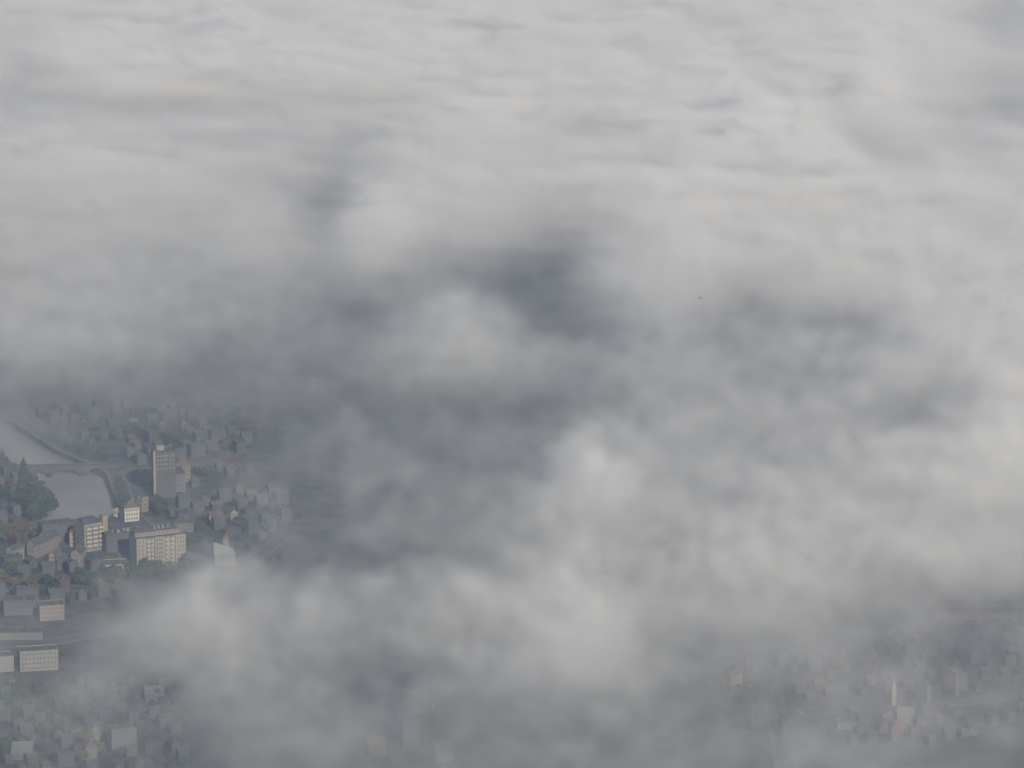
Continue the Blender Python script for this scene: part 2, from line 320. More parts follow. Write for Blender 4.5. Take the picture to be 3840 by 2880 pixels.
# left edge below the trees, over the lower streets
B('apartment_block', 'white block with small square windows cut by the left picture edge', 'building', -30, 2524, 16, 14, 12, 3, 'pale', 'flat', 'felt', cols=7, scols=4, rows=3, sides='flr', win=(.8, 1.0))
B('apartment_block', 'long pale four-storey block beside the white block', 'building', 76, 2520, 12, 24, 12, 4, 'pale', 'flat', 'gravel', cols=10, scols=4, sides='flr')
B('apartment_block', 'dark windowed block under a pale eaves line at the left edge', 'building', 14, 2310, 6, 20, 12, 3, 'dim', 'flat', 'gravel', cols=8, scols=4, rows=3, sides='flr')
B('apartment_block', 'dim block in thin mist right of the dark windowed block', 'building', 150, 2330, 14, 16, 12, 3, 'pink', 'flat', 'gravel', cols=7, scols=3, sides='flr')
B('warehouse', 'long warehouse with a pale flat roof edge above the lower street', 'warehouse', -40, 2402, 3, 34, 14, 1, 'grey', 'flat', 'gravel', cols=9, scols=3, H=4.2, chim=5, rows=1)
B('apartment_block', 'block with a white framed roof terrace and tall windows in the bottom left', 'building', 420, 2832, 14, 15, 10, 5, 'grey', 'flat', 'felt', cols=7, scols=4, sides='flr', win=(.9, 1.8), seed=2)
B('house', 'plain beige box-shaped house at the bottom left', 'house', 322, 2862, 20, 7, 8, 3, 'pink', 'hip', 'brown', cols=3, scols=3, rh=2.4, chim=1)
B('house', 'small house with a warm end wall behind the plain beige house', 'house', 345, 2792, 20, 5, 8, 3, 'ochre', 'gabley', 'slate', cols=2, scols=2, rh=2, chim=1)
B('warehouse', 'low shed with pale roof stripes in the bottom left corner', 'warehouse', 40, 2850, 2, 13, 22, 1, 'grey', 'flat', 'white', cols=4, scols=5, H=4, chim=0, rows=1)
B('warehouse', 'pale flat-roofed hall in mist right of the bottom left gap', 'warehouse', 545, 2640, 6, 12, 20, 1, 'grey', 'flat', 'white', cols=4, scols=4, H=5, chim=2, rows=1)
# under the thin veil at the bottom and in the bottom right gap
B('tower_block', 'faint pair of pale vertical wall strips in mist at the bottom centre', 'tower block', 1510, 2812, 10, 11, 12, 6, 'dull_pink', 'flat', 'gravel', cols=4, scols=4, sides='flr')
p = B('house', 'house with a dull red tiled roof in the lower right gap', 'house', 3342, 2752, 6, 10, 10, 1, 'brick', 'hip', 'red', rh=4.6, cols=4, scols=3, sides='flr', chim=1)
p = empty('church_tower', gp(3345, 2646), R(15)); tag(p, 'slim white tower rising above the rooftops in the lower right gap', 'tower'); OCC.append((*gp(3350, 2640)[:2], 5))
MB().box(0, 0, -.6, 2.6, 2.6, 11).box(-.25, -.25, 11, 2.85, 2.85, 11.5).build('wall', MW['cream'], p)
b = MB()
for q in (((-.1,-.1),(2.7,-.1)),((2.7,-.1),(2.7,2.7)),((2.7,2.7),(-.1,2.7)),((-.1,2.7),(-.1,-.1))): b.poly([(*q[0], 11.5), (*q[1], 11.5), (1.3, 1.3, 17.5)])
b.poly([(-.1,2.7,11.5),(2.7,2.7,11.5),(2.7,-.1,11.5),(-.1,-.1,11.5)]); b.build('spire', MW['pale'], p); windows(p, 'front', .5, 2.1, 1, 1, z0=8, w=.8, h=1.6)
B('house', 'tiny pale gabled house near the lower right edge', 'house', 3634, 2756, -24, 3.6, 6, 1, 'pale', 'gabley', 'slate', rh=1.8, cols=1, scols=2, chim=1, sides='fr')
B('warehouse', 'very long hall with a pale beige roof edge at the right', 'warehouse', 3500, 2338, 0, 54, 16, 2, 'pink', 'flat', 'felt', cols=16, scols=4, rows=1, H=6.5, chim=2)
B('apartment_block', 'block with one bright narrow corner right of the slim white tower', 'building', 3476, 2632, 28, 3, 13, 3, 'pink', 'flat', 'brown', cols=1, scols=4, chim=2, sides='fr')
B('apartment_block', 'block with a thin bright edge far right of the slim white tower', 'building', 3582, 2612, 28, 3, 14, 4, 'pink', 'hip', 'brown', rh=2, cols=1, scols=4, chim=2, sides='fr')
B('house', 'house with a faded red roof behind the bright edged blocks', 'house', 3545, 2590, 4, 14, 10, 3, 'grey', 'hip', 'red', rh=3, cols=5, scols=3, chim=1)
B('apartment_block', 'low pale corner building right of the red-roofed house', 'building', 3425, 2712, 80, 9, 10, 3, 'pale', 'flat', 'felt', cols=4, scols=3, sides='fl')
B('apartment_block', 'pale low facade left of the red-roofed house', 'building', 3140, 2736, 2, 12, 8, 1, 'grey', 'flat', 'felt', cols=5, scols=3, chim=3)
B('apartment_block', 'big dark courtyard block below the street at lower right', 'building', 2935, 2770, 4, 26, 20, 3, 'dull_grey', 'hip', 'slate', rh=3.5, cols=9, scols=6, chim=3)
B('apartment_block', 'faint low grey block poking out of mist at the bottom edge right of centre', 'building', 2900, 2894, 10, 9, 10, 2, 'dim', 'flat', 'gravel', cols=3, scols=3, chim=1)
B('house', 'narrow bright house end on the left side of the lower right gap', 'house', 2736, 2600, -30, 3, 11, 4, 'cream', 'gabley', 'brown', rh=1.5, cols=1, scols=4, chim=1, sides='fr')
B('apartment_block', 'grey slab turned edge-on beside the dark street at lower right', 'building', 2884, 2628, 62, 16, 7, 3, 'dull_pale', 'flat', 'gravel', cols=6, scols=3, chim=2)
# ================================================================ the hazy rest of the town
def inside(px, py, poly):
    r = False; n = len(poly)
    for i in range(n):
        x0, y0 = poly[i]; x1, y1 = poly[i-1]
        if (y0 > py) != (y1 > py) and px < (x1-x0)*(py-y0)/(y1-y0)+x0: r = not r
    return r
def topx(x, y, z=0.):
    f = 1920/math.tan(R(FOV/2)); p_ = R(PITCH); dz = z-CAM_H
    dep = y*math.cos(p_)-dz*math.sin(p_); up = y*math.sin(p_)+dz*math.cos(p_)
    return 1920+f*x/dep, 1440-f*up/dep
def near_road(x, y, r):
    for pts, w in ROADS:
        for i in range(len(pts)-1):
            a, b_ = pts[i], pts[i+1]; dx, dy = b_.x-a.x, b_.y-a.y; t = max(0, min(1, ((x-a.x)*dx+(y-a.y)*dy)/(dx*dx+dy*dy)))
            if math.hypot(a.x+dx*t-x, a.y+dy*t-y) < w+r: return True
    return False
def near_river(x, y, r):
    hp = [(q.x, q.y) for q in rp]
    if inside(x, y, hp): return True
    for i in range(len(hp)):
        a, b_ = hp[i-1], hp[i]; dx, dy = b_[0]-a[0], b_[1]-a[1]; t = max(0, min(1, ((x-a[0])*dx+(y-a[1])*dy)/(dx*dx+dy*dy)))
        if math.hypot(a[0]+dx*t-x, a[1]+dy*t-y) < r: return True
    return False
ZONES = [  # polygon in the photograph, where it is, spacing
 ([(60,1540),(760,1530),(800,1640),(480,1640),(300,1700),(60,1580)], 'far', 17),
 ([(480,1640),(760,1640),(860,1560),(980,1600),(940,1780),(720,1830),(500,1830),(430,1760)], 'tower', 17),
 ([(-40,1720),(90,1740),(130,1880),(100,1960),(-40,1980)], 'on the left bank behind the dark trees', 17),
 ([(560,1930),(900,1830),(1080,1850),(1050,2120),(700,2140),(700,2000)], 'church', 18),
 ([(-40,2090),(110,2100),(500,2150),(330,2290),(-40,2290)], 'among the dark trees below the gabled houses', 19),
 ([(-40,2560),(640,2560),(720,2900),(-40,2900)], 'corner', 15),
 ([(2640,2480),(3140,2440),(3140,2780),(2760,2760)], 'lr', 16),
 ([(3140,2400),(3880,2350),(3880,2700),(3500,2800),(3180,2800)], 'lr', 15),
 ([(1350,2700),(1800,2700),(1760,2900),(1330,2900)], 'bc', 30)]
rnd = random.Random(11)
protos = {}
def proto(k):
    if k not in protos:
        L, W, fl, wm, kind, rm, rh, cols, sc = FT[k]
        protos[k] = building(FN[k], 'x', 'building', (0, 0, 0), 0, L, W, fl, wm, kind, rm, rh, cols, sc, chim=1 if L < 14 else 2, seed=k, sides='flr'); return protos[k], True
    return protos[k], False
FT = [(11,9,2,'shaded_cream','gable','brown',2.8,3,2),(12,10,3,'dull_pink','hip','shaded_red',3,3,2),(18,11,4,'dull_grey','flat','gravel',0,5,2),(14,11,3,'dull_pale','gable','slate',3.2,4,2),(9,8,2,'dull_pale','hip','brown',2.4,2,2),(21,12,5,'shaded_cream','flat','felt',0,5,2),(12,9,3,'dim','gable','slate',2.8,3,2),(10,9,2,'shaded_ochre','gabley','shaded_red',2.6,2,2)]
FN = ['house','house','apartment_block','house','house','apartment_block','house','house']
FD = ['dull cream house','dull pink house','grey flat-roofed block','dull pale slate-roofed house','small pale hip-roofed house','long dull cream block','dark slate-roofed house','dull ochre house']
LAND = [(340,1560,'the hazy upstream quay'),(900,1480,'the far dark streets'),(610,1780,'the tall tower block'),(835,2080,'the copper-roofed church'),(600,2060,'the big cream block'),(20,1850,'the riverside clump of trees'),(150,2060,'the long slate-roofed building'),(283,2120,'the narrow pink house'),(60,2270,'the dark windowed block'),(30,2480,'the white left-edge block'),(460,2750,'the block with framed terrace'),(345,2830,'the plain beige house'),(1540,2760,'the faint paired wall strips'),(3370,2720,'the dull red-roofed house'),(3350,2610,'the slim white tower'),(3640,2740,'the tiny white gabled house'),(3640,2320,'the very long beige-edged hall'),(2960,2740,'the big dark courtyard block'),(2737,2570,'the narrow bright house end'),(960,1640,'the misty end of the far streets')]
def rel(px, py):
    lx, ly, nm = min(LAND, key=lambda l: math.hypot(l[0]-px, l[1]-py)); dx, dy = px-lx, py-ly
    return ('right of ' if dx > 0 else 'left of ')+nm if abs(dx) > abs(dy) else ('in front of ' if dy > 0 else 'behind ')+nm
TREES = []
nb = nh = 0
for poly, where, sp in ZONES:
    ws = [at(*q) for q in poly]; x0, x1 = min(v.x for v in ws), max(v.x for v in ws); y0, y1 = min(v.y for v in ws), max(v.y for v in ws)
    ca, sa = math.cos(R(GA)), math.sin(R(GA)); cx, cyy = (x0+x1)/2, (y0+y1)/2; n = int(max(x1-x0, y1-y0)/sp)+2
    for i in range(-n, n+1):
        for j in range(-n, n+1):
            u, v = i*sp*.92+rnd.uniform(-2, 2), j*sp*1.12+rnd.uniform(-3, 3); x = cx+u*ca-v*sa; y = cyy+u*sa+v*ca
            k = rnd.choice((0,0,1,2,3,3,4,5,6,6,7) if sp > 18 else (0,0,1,3,4,4,6,6,7,2)); sc_ = sp/26 if sp < 26 else 1.; turn = rnd.choice((0, 0, 90)); q = rnd.random()
            if not inside(*topx(x, y), poly): continue
            r_ = math.hypot(FT[k][0], FT[k][1])/2*sc_
            if near_river(x, y, r_+2) or near_road(x, y, r_*.8) or any(math.hypot(x-a, y-b_) < r_*.75+c_*.8 for a, b_, c_ in OCC): TREES.append((x, y, where)); continue
            if q < .16: TREES.append((x, y, where)); TREES.append((x+7, y+5, where)); TREES.append((x-6, y+7, where)); continue
            nh = nh+1 if FN[k] == 'house' else nh
            if nh > 270: continue
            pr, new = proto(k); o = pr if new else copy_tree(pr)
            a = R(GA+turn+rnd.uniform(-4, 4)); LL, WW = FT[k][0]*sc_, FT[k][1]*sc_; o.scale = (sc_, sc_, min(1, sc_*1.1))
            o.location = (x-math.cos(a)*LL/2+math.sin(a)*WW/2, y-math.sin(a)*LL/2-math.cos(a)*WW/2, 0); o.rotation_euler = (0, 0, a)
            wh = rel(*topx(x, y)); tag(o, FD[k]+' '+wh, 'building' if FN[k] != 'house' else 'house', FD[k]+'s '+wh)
            OCC.append((x, y, r_)); nb += 1
            if rnd.random() < .45: TREES.append((x+r_+3.5, y-3, where))
print('filler buildings', nb)
# ================================================================ trees
def crown_mesh(name, m, lobes, n, leaf, seed):
    rr = random.Random(seed); b = MB(); tot = sum(l[3]*l[4] for l in lobes)
    for (cx, cy_, cz, rx, rz) in lobes:
        for _ in range(int(n*rx*rz/tot)):
            while True:
                d = Vector((rr.gauss(0, 1), rr.gauss(0, 1), rr.gauss(0, 1)))
                if d.length > .1: break
            d.normalize(); rad = rr.random()**.45*(.86+.2*rr.random()); s = leaf*rr.uniform(.6, 1.3)
            c = Vector((cx+d.x*rx*rad, cy_+d.y*rx*rad, cz+d.z*rz*rad)); e = Euler((rr.uniform(0, 6.3), rr.uniform(0, 6.3), rr.uniform(0, 6.3))).to_matrix()
            b.poly([c+e @ Vector(q)*s for q in ((-.5,-.35,0),(.1,-.55,.1),(.55,0,0),(.15,.5,.1),(-.45,.4,0))])
    me = bpy.data.meshes.new(name); me.from_pydata(b.v, [], b.f); me.materials.append(m); return me
def trunk_mesh(h, r, limbs):
    b = MB()
    def limb(p0, p1, r0, r1):
        d = (p1-p0).normalized(); s = d.orthogonal().normalized(); t = d.cross(s); n = len(b.v); K = 7
        for p_, rr in ((p0, r0), (p1, r1)):
            for k in range(K): a = 2*math.pi*k/K; b.v.append(tuple(p_+(s*math.cos(a)+t*math.sin(a))*rr))
        for k in range(K): b.f.append((n+k, n+(k+1) % K, n+K+(k+1) % K, n+K+k)); b.m.append(0)
    limb(Vector((0, 0, -.4)), Vector((0, 0, h)), r, r*.55)
    for x, y, z in limbs: limb(Vector((0, 0, h*.7)), Vector((x, y, z)), r*.45, r*.15)
    return b.mesh('trunk', M_bark)
def rlobes(seed, R0, zc, n=6):
    rr = random.Random(seed); return [(0, 0, zc, R0*.8, R0*.75)]+[(rr.uniform(-.6, .6)*R0, rr.uniform(-.6, .6)*R0, zc+rr.uniform(-.35, .5)*R0, R0*rr.uniform(.35, .6), R0*rr.uniform(.3, .5)) for _ in range(n)]
ML = [mat('leaves_'+n, c, .9, .4, .35) for n, c in (('dark', (.03, .045, .02)), ('green', (.045, .065, .025)), ('olive', (.075, .075, .03)), ('rust', (.10, .06, .03)), ('poplar', (.03, .048, .025)))]
TP = []
for k, (m, R0, zc, nm) in enumerate(((0, 4.6, 6.6, 'dark round-headed tree'), (1, 5.2, 7.2, 'broad green tree'), (2, 4.2, 6, 'yellowing olive-green tree'), (3, 3.8, 5.6, 'rusty autumn tree'))):
    TP.append((crown_mesh('crown', ML[m], rlobes(k, R0, zc), 620, 1.15, k), trunk_mesh(zc*.8, .35, [(1.6, .5, zc), (-1.2, 1, zc+.6), (.2, -1.5, zc)]), nm))
pop = (crown_mesh('crown', ML[4], [(0, 0, 9.5, 2.6, 9.3), (.3, 0, 5, 3.0, 4.5), (0, .2, 15, 1.5, 5)], 900, 1.1, 9), trunk_mesh(12, .4, []), 'poplar')
nt_ = 0
def tree(x, y, k, label, group=None, s=1., poplar=False, z=0):
    global nt_
    cr, tr, nm = pop if poplar else TP[k]
    e_ = empty('poplar_tree' if poplar else 'tree', (x, y, z), rnd.uniform(0, 6.3)); e_.scale = (s*rnd.uniform(.9, 1.1), s*rnd.uniform(.9, 1.1), s*rnd.uniform(.85, 1.15)); tag(e_, label, 'tree', group)
    put('trunk', tr, e_); put('crown', cr, e_); nt_ += 1
v = at(90, 1822); tree(v.x, v.y, 0, 'tall dark poplar rising above the left end of the bridge', s=1.12, poplar=True)
v = at(8, 1760); tree(v.x, v.y, 0, 'dark poplar half cut by the left edge upstream of the bridge', s=.85, poplar=True)
for px, py, k, s in ((112,1845,0,1.15),(140,1862,1,1.2),(165,1880,0,1.1),(125,1890,0,1.2),(182,1905,0,1.15),(150,1912,1,1.3),(115,1925,0,1.2),(192,1938,0,1.1),(160,1950,0,1.2),(125,1955,1,1.1),(95,1880,0,1.2),(85,1920,0,1.3),(90,1850,0,1.),(60,1900,1,1.1)):
    v = at(px, py); tree(v.x, v.y, k, 'big dark tree in the dense riverside clump below the bridge', 'dark riverside trees below the bridge', s)
for px, py, k in ((10,2010,2),(32,2018,2),(55,2008,2),(75,2022,2),(98,2012,3),(120,2020,2),(20,2040,2),(48,2045,3),(80,2048,2),(0,1990,3)):
    v = at(px, py); tree(v.x, v.y, k, 'yellowing tree in the low grove left of the long slate-roofed building', 'yellowing trees by the left edge')
for i, (px, py) in enumerate([(170+14*k, 1655+5.4*k+8*math.sin(k*2)) for k in range(17)]):
    v = at(px, py-6)
    if not near_river(v.x, v.y, 2.5): tree(v.x, v.y, i % 2, 'dark tree lining the right river bank above the bridge', 'trees lining the right bank upstream', .75)
for i, (px, py) in enumerate(((448,1830),(455,1850),(462,1872),(470,1895),(480,1915),(560,1905),(580,1920),(600,1935),(620,1905),(640,1925),(590,1895))):
    v = at(px, py); tree(v.x, v.y, i % 2, 'dark tree between the white river house and the foot of the tower', 'dark trees at the foot of the tower', .8)
for i in range(46):
    px = 20+i*15.5+rnd.uniform(-8, 8); py = 2196-max(0, px-380)*.16+rnd.uniform(-22, 16); v = at(px, py); k = rnd.choice((0, 0, 1, 2, 3, 3))
    if any(math.hypot(v.x-a, v.y-b_) < c_*.7 for a, b_, c_ in OCC[:60]): continue
    tree(v.x, v.y, k, TP[k][2]+' in the dark belt in front of the lit blocks', TP[k][2]+'s in the dark belt', rnd.uniform(.7, 1.))
for x, y, where in TREES:
    if nt_ > 292: break
    if near_river(x, y, 3) or near_road(x, y, 0) or any(math.hypot(x-a, y-b_) < c_*.72+2 for a, b_, c_ in OCC): continue
    k = rnd.choice((0, 0, 1, 1, 2, 3)); wh = rel(*topx(x, y)); tree(x, y, k, TP[k][2]+' '+wh, TP[k][2]+'s '+wh, rnd.uniform(.6, .95))
print('trees', nt_, 'objects', len(bpy.data.objects))
# things that share a label are told apart by their order across the view
ORD = 'second third fourth fifth sixth seventh eighth ninth tenth eleventh twelfth'.split()
same = {}
for o in list(C.objects):
    if o.parent is None and o.get('label'): same.setdefault(o['label'], []).append(o)
for lab, os_ in same.items():
    if len(os_) < 2: continue
    os_.sort(key=lambda o: topx(o.location.x, o.location.y)[0])
    for i, o in enumerate(os_):
        if i == 0: w_ = 'leftmost '
        elif i == len(os_)-1: w_ = 'rightmost '
        elif i <= len(ORD): w_ = ORD[i-1]+'-from-left '
        else: w_ = ORD[min(len(os_)-i-2, len(ORD)-1)]+'-from-right '
        o['label'] = w_+lab
# ================================================================ the bird over the clouds
d = (at(2626, 1117)-Vector((0, 0, CAM_H))).normalized(); bp = Vector((0, 0, CAM_H))+d*620
bd = empty('bird', bp, R(75)); tag(bd, 'tiny dark bird gliding above the clouds right of the middle', 'bird')
M_bird = mat('feathers', (.02, .02, .022), .8, .2, 5)
b = MB(); prof = [(-.17, .004), (-.12, .018), (-.04, .036), (.05, .04), (.11, .028), (.15, .026), (.175, .012), (.20, .002)]; K = 8; n = 0
for x, r_ in prof:
    for k in range(K): a = 2*math.pi*k/K; b.v.append((r_*math.cos(a), x, r_*math.sin(a)))
for i in range(len(prof)-1):
    for k in range(K): b.f.append((i*K+k, i*K+(k+1) % K, (i+1)*K+(k+1) % K, (i+1)*K+k)); b.m.append(0)
b.poly([(-.012, -.15, 0), (.012, -.15, 0), (.05, -.25, .004), (-.05, -.25, .004)]); b.build('body', M_bird, bd)
for s in (-1, 1):
    b = MB(); top = [(s*.02, .07, .02), (s*.16, .10, .06), (s*.34, .02, .03), (s*.33, -.02, .03), (s*.16, -.03, .055), (s*.02, -.06, .02)]
    b.poly(top); b.poly([(x, y, z-.012) for x, y, z in top][::-1])
    for i in range(6): p0, p1 = top[i-1], top[i]; b.poly([p0, p1, (p1[0], p1[1], p1[2]-.012), (p0[0], p0[1], p0[2]-.012)])
    b.build('wing', M_bird, bd)
# ================================================================ haze
m = bpy.data.materials.new('haze_air'); m.use_nodes = True; t = m.node_tree; t.nodes.clear()
oo = t.nodes.new('ShaderNodeOutputMaterial'); v = t.nodes.new('ShaderNodeVolumePrincipled')
v.inputs['Density'].default_value = HAZE_D; v.inputs['Color'].default_value = HAZE_C; v.inputs['Anisotropy'].default_value = .2
t.links.new(v.outputs[0], oo.inputs['Volume'])
b = MB(); b.box(-6100, -1100, -7.5, 6100, 11100, 1003); hz = b.build('haze', m); tag(hz, kind='stuff')
# ---------------------------------------------------------------- clouds
def smooth(t): t = np.clip(t, 0, 1); return t*t*(3-2*t)
def interp2(tab, fx, fy):              # cubic (Catmull-Rom) lookup in a table[row y][col x]
    H, W = tab.shape
    def wts(t): return (-.5*t+t*t-.5*t**3, 1-2.5*t*t+1.5*t**3, .5*t+2*t*t-1.5*t**3, -.5*t*t+.5*t**3)
    ix = np.floor(fx).astype(int); tx = fx-ix; iy = np.floor(fy).astype(int); ty = fy-iy
    out = 0
    for j, wy in enumerate(wts(ty)):
        for i, wx in enumerate(wts(tx)):
            out = out + tab[np.clip(iy+j-1, 0, H-1), np.clip(ix+i-1, 0, W-1)]*wx*wy
    return out
CX0, CX1, CY0, CY1 = -600., 600., 2300., 5300.
LO = Vector((-780, 2100, 66)); HI = Vector((780, 6300, 178))
NX, NY, NZ = 261, 421, 29
def build_clouds(ctrl):
    x = np.linspace(LO.x, HI.x, NX); y = np.linspace(LO.y, HI.y, NY); z = np.linspace(LO.z, HI.z, NZ)
    H, W = ctrl.shape
    YY, XX = np.meshgrid(y, x, indexing='ij')
    c2 = interp2(ctrl, np.clip((XX-CX0)/(CX1-CX0), 0, 1)*(W-1), np.clip((YY-CY0)/(CY1-CY0), 0, 1)*(H-1))
    rs = np.random.RandomState(7)
    kz = np.fft.fftfreq(NZ*2, (HI.z-LO.z)/(NZ-1))[:, None, None]; ky = np.fft.fftfreq(NY, (HI.y-LO.y)/(NY-1))[None, :, None]; kx = np.fft.rfftfreq(NX, (HI.x-LO.x)/(NX-1))[None, None, :]
    def fbm(beta, along=1., hi=300., fine=12., turn=0., up=1.):   # cloud turbulence; along > 1 draws it out in the direction turn
        n = rs.standard_normal((NZ*2, NY, NX)).astype(np.float32); F = np.fft.rfftn(n); ct, st = math.cos(turn), math.sin(turn)
        k = np.sqrt(((kx*ct+ky*st)*along)**2+(-kx*st+ky*ct)**2+(kz*up)**2)
        F *= (k+1/hi)**(-beta/2)*np.exp(-(k*fine)**2); F[0, 0, 0] = 0
        r = np.fft.irfftn(F, s=n.shape)[:NZ]; return (r/r.std()).astype(np.float32)
    n1 = fbm(4.2, hi=300); n2 = fbm(2.8, hi=80, fine=6); n3 = fbm(3.2, along=2.8, hi=80, fine=7, turn=R(-14), up=.6)
    far = smooth((YY-3500)/900)[None]
    n1 = n1*(1-.85*far)+n3*far*.75; n2 = n2*(1-.7*far)+.15*far*n3
    zz = z[:, None, None]
    c = c2[None]
    top = 116 + 34*np.clip(c, 0, 1.15) + 9*n1 + 3*n2
    base = 90 + 5*n2
    prof = smooth((top-zz)/26.)*smooth((zz-base)/20.+.5)
    prof *= smooth((HI.z-zz)/12)*smooth((zz-LO.z)/12)
    d = 0.0010*np.exp(4.3*np.clip(c, -.5, 1.1) + .28*n1 + .35*n2)*prof
    d *= smooth((c+.5)/.5)
    edge = smooth((XX-LO.x)/60)*smooth((HI.x-XX)/60)*smooth((YY-LO.y)/100)*smooth((HI.y-YY)/100)
    d = np.clip(d*edge[None], 0, .075).astype(np.float32)
    me = bpy.data.meshes.new('clouds')
    me.vertices.add(d.size)
    co = np.empty((NZ, NY, NX, 3), np.float32); co[..., 0] = XX[None]; co[..., 1] = YY[None]; co[..., 2] = zz
    me.vertices.foreach_set('co', co.ravel())
    at_ = me.attributes.new('thick', 'FLOAT', 'POINT'); at_.data.foreach_set('value', d.ravel())
    ob = bpy.data.objects.new('clouds', me); C.objects.link(ob)
    ob['kind'] = 'stuff'
    m = bpy.data.materials.new('cloud_vapour'); m.use_nodes = True; t = m.node_tree; t.nodes.clear()
    o = t.nodes.new('ShaderNodeOutputMaterial'); v = t.nodes.new('ShaderNodeVolumePrincipled')
    v.inputs['Color'].default_value = (.985, .985, .985, 1); v.inputs['Density'].default_value = 1.0
    v.inputs['Anisotropy'].default_value = .15
    t.links.new(v.outputs[0], o.inputs['Volume']); me.materials.append(m)
    g = bpy.data.node_groups.new('fog_from_points', 'GeometryNodeTree')
    g.interface.new_socket('Geometry', in_out='INPUT', socket_type='NodeSocketGeometry')
    g.interface.new_socket('Geometry', in_out='OUTPUT', socket_type='NodeSocketGeometry')
    N = g.nodes.new; Lk = g.links.new
    gi = N('NodeGroupInput'); go = N('NodeGroupOutput'); vc = N('GeometryNodeVolumeCube')
    vc.inputs['Min'].default_value = LO; vc.inputs['Max'].default_value = HI
    for nme, n in (('Resolution X', NX), ('Resolution Y', NY), ('Resolution Z', NZ)): vc.inputs[nme].default_value = n
    pos = N('GeometryNodeInputPosition'); sep = N('ShaderNodeSeparateXYZ'); Lk(pos.outputs[0], sep.inputs[0])
    def mth(op, a, b=None, c=None):
        q = N('ShaderNodeMath'); q.operation = op
        for k, s in enumerate((a, b, c)):
            if s is None: continue
            if isinstance(s, (int, float)): q.inputs[k].default_value = s
            else: Lk(s, q.inputs[k])
        return q.outputs[0]
    ax = []
    for k, n in enumerate((NX, NY, NZ)):
        u = mth('MULTIPLY', mth('SUBTRACT', sep.outputs[k], LO[k]), (n-1)/(HI[k]-LO[k]))
        ax.append(mth('MINIMUM', mth('MAXIMUM', mth('ROUND', u), 0), n-1))
    # integer index built in integer maths so that it stays exact
    def toint(s):
        q = N('FunctionNodeFloatToInt'); Lk(s, q.inputs[0]); return q.outputs[0]
    def imad(a, n, b):
        q = N('FunctionNodeIntegerMath'); q.operation = 'MULTIPLY_ADD'; Lk(a, q.inputs[0]); q.inputs[1].default_value = n; Lk(b, q.inputs[2]); return q.outputs[0]
    ii = imad(imad(toint(ax[2]), NY, toint(ax[1])), NX, toint(ax[0]))
    na = N('GeometryNodeInputNamedAttribute'); na.data_type = 'FLOAT'; na.inputs['Name'].default_value = 'thick'
    si = N('GeometryNodeSampleIndex'); si.data_type = 'FLOAT'; si.domain = 'POINT'
    Lk(gi.outputs[0], si.inputs[0]); Lk(na.outputs[0], si.inputs['Value']); Lk(ii, si.inputs['Index'])
    Lk(si.outputs[0], vc.inputs['Density'])
    sm = N('GeometryNodeSetMaterial'); sm.inputs['Material'].default_value = m
    Lk(vc.outputs[0], sm.inputs[0]); Lk(sm.outputs[0], go.inputs[0])
    md = ob.modifiers.new('fog', 'NODES'); md.node_group = g
    return ob
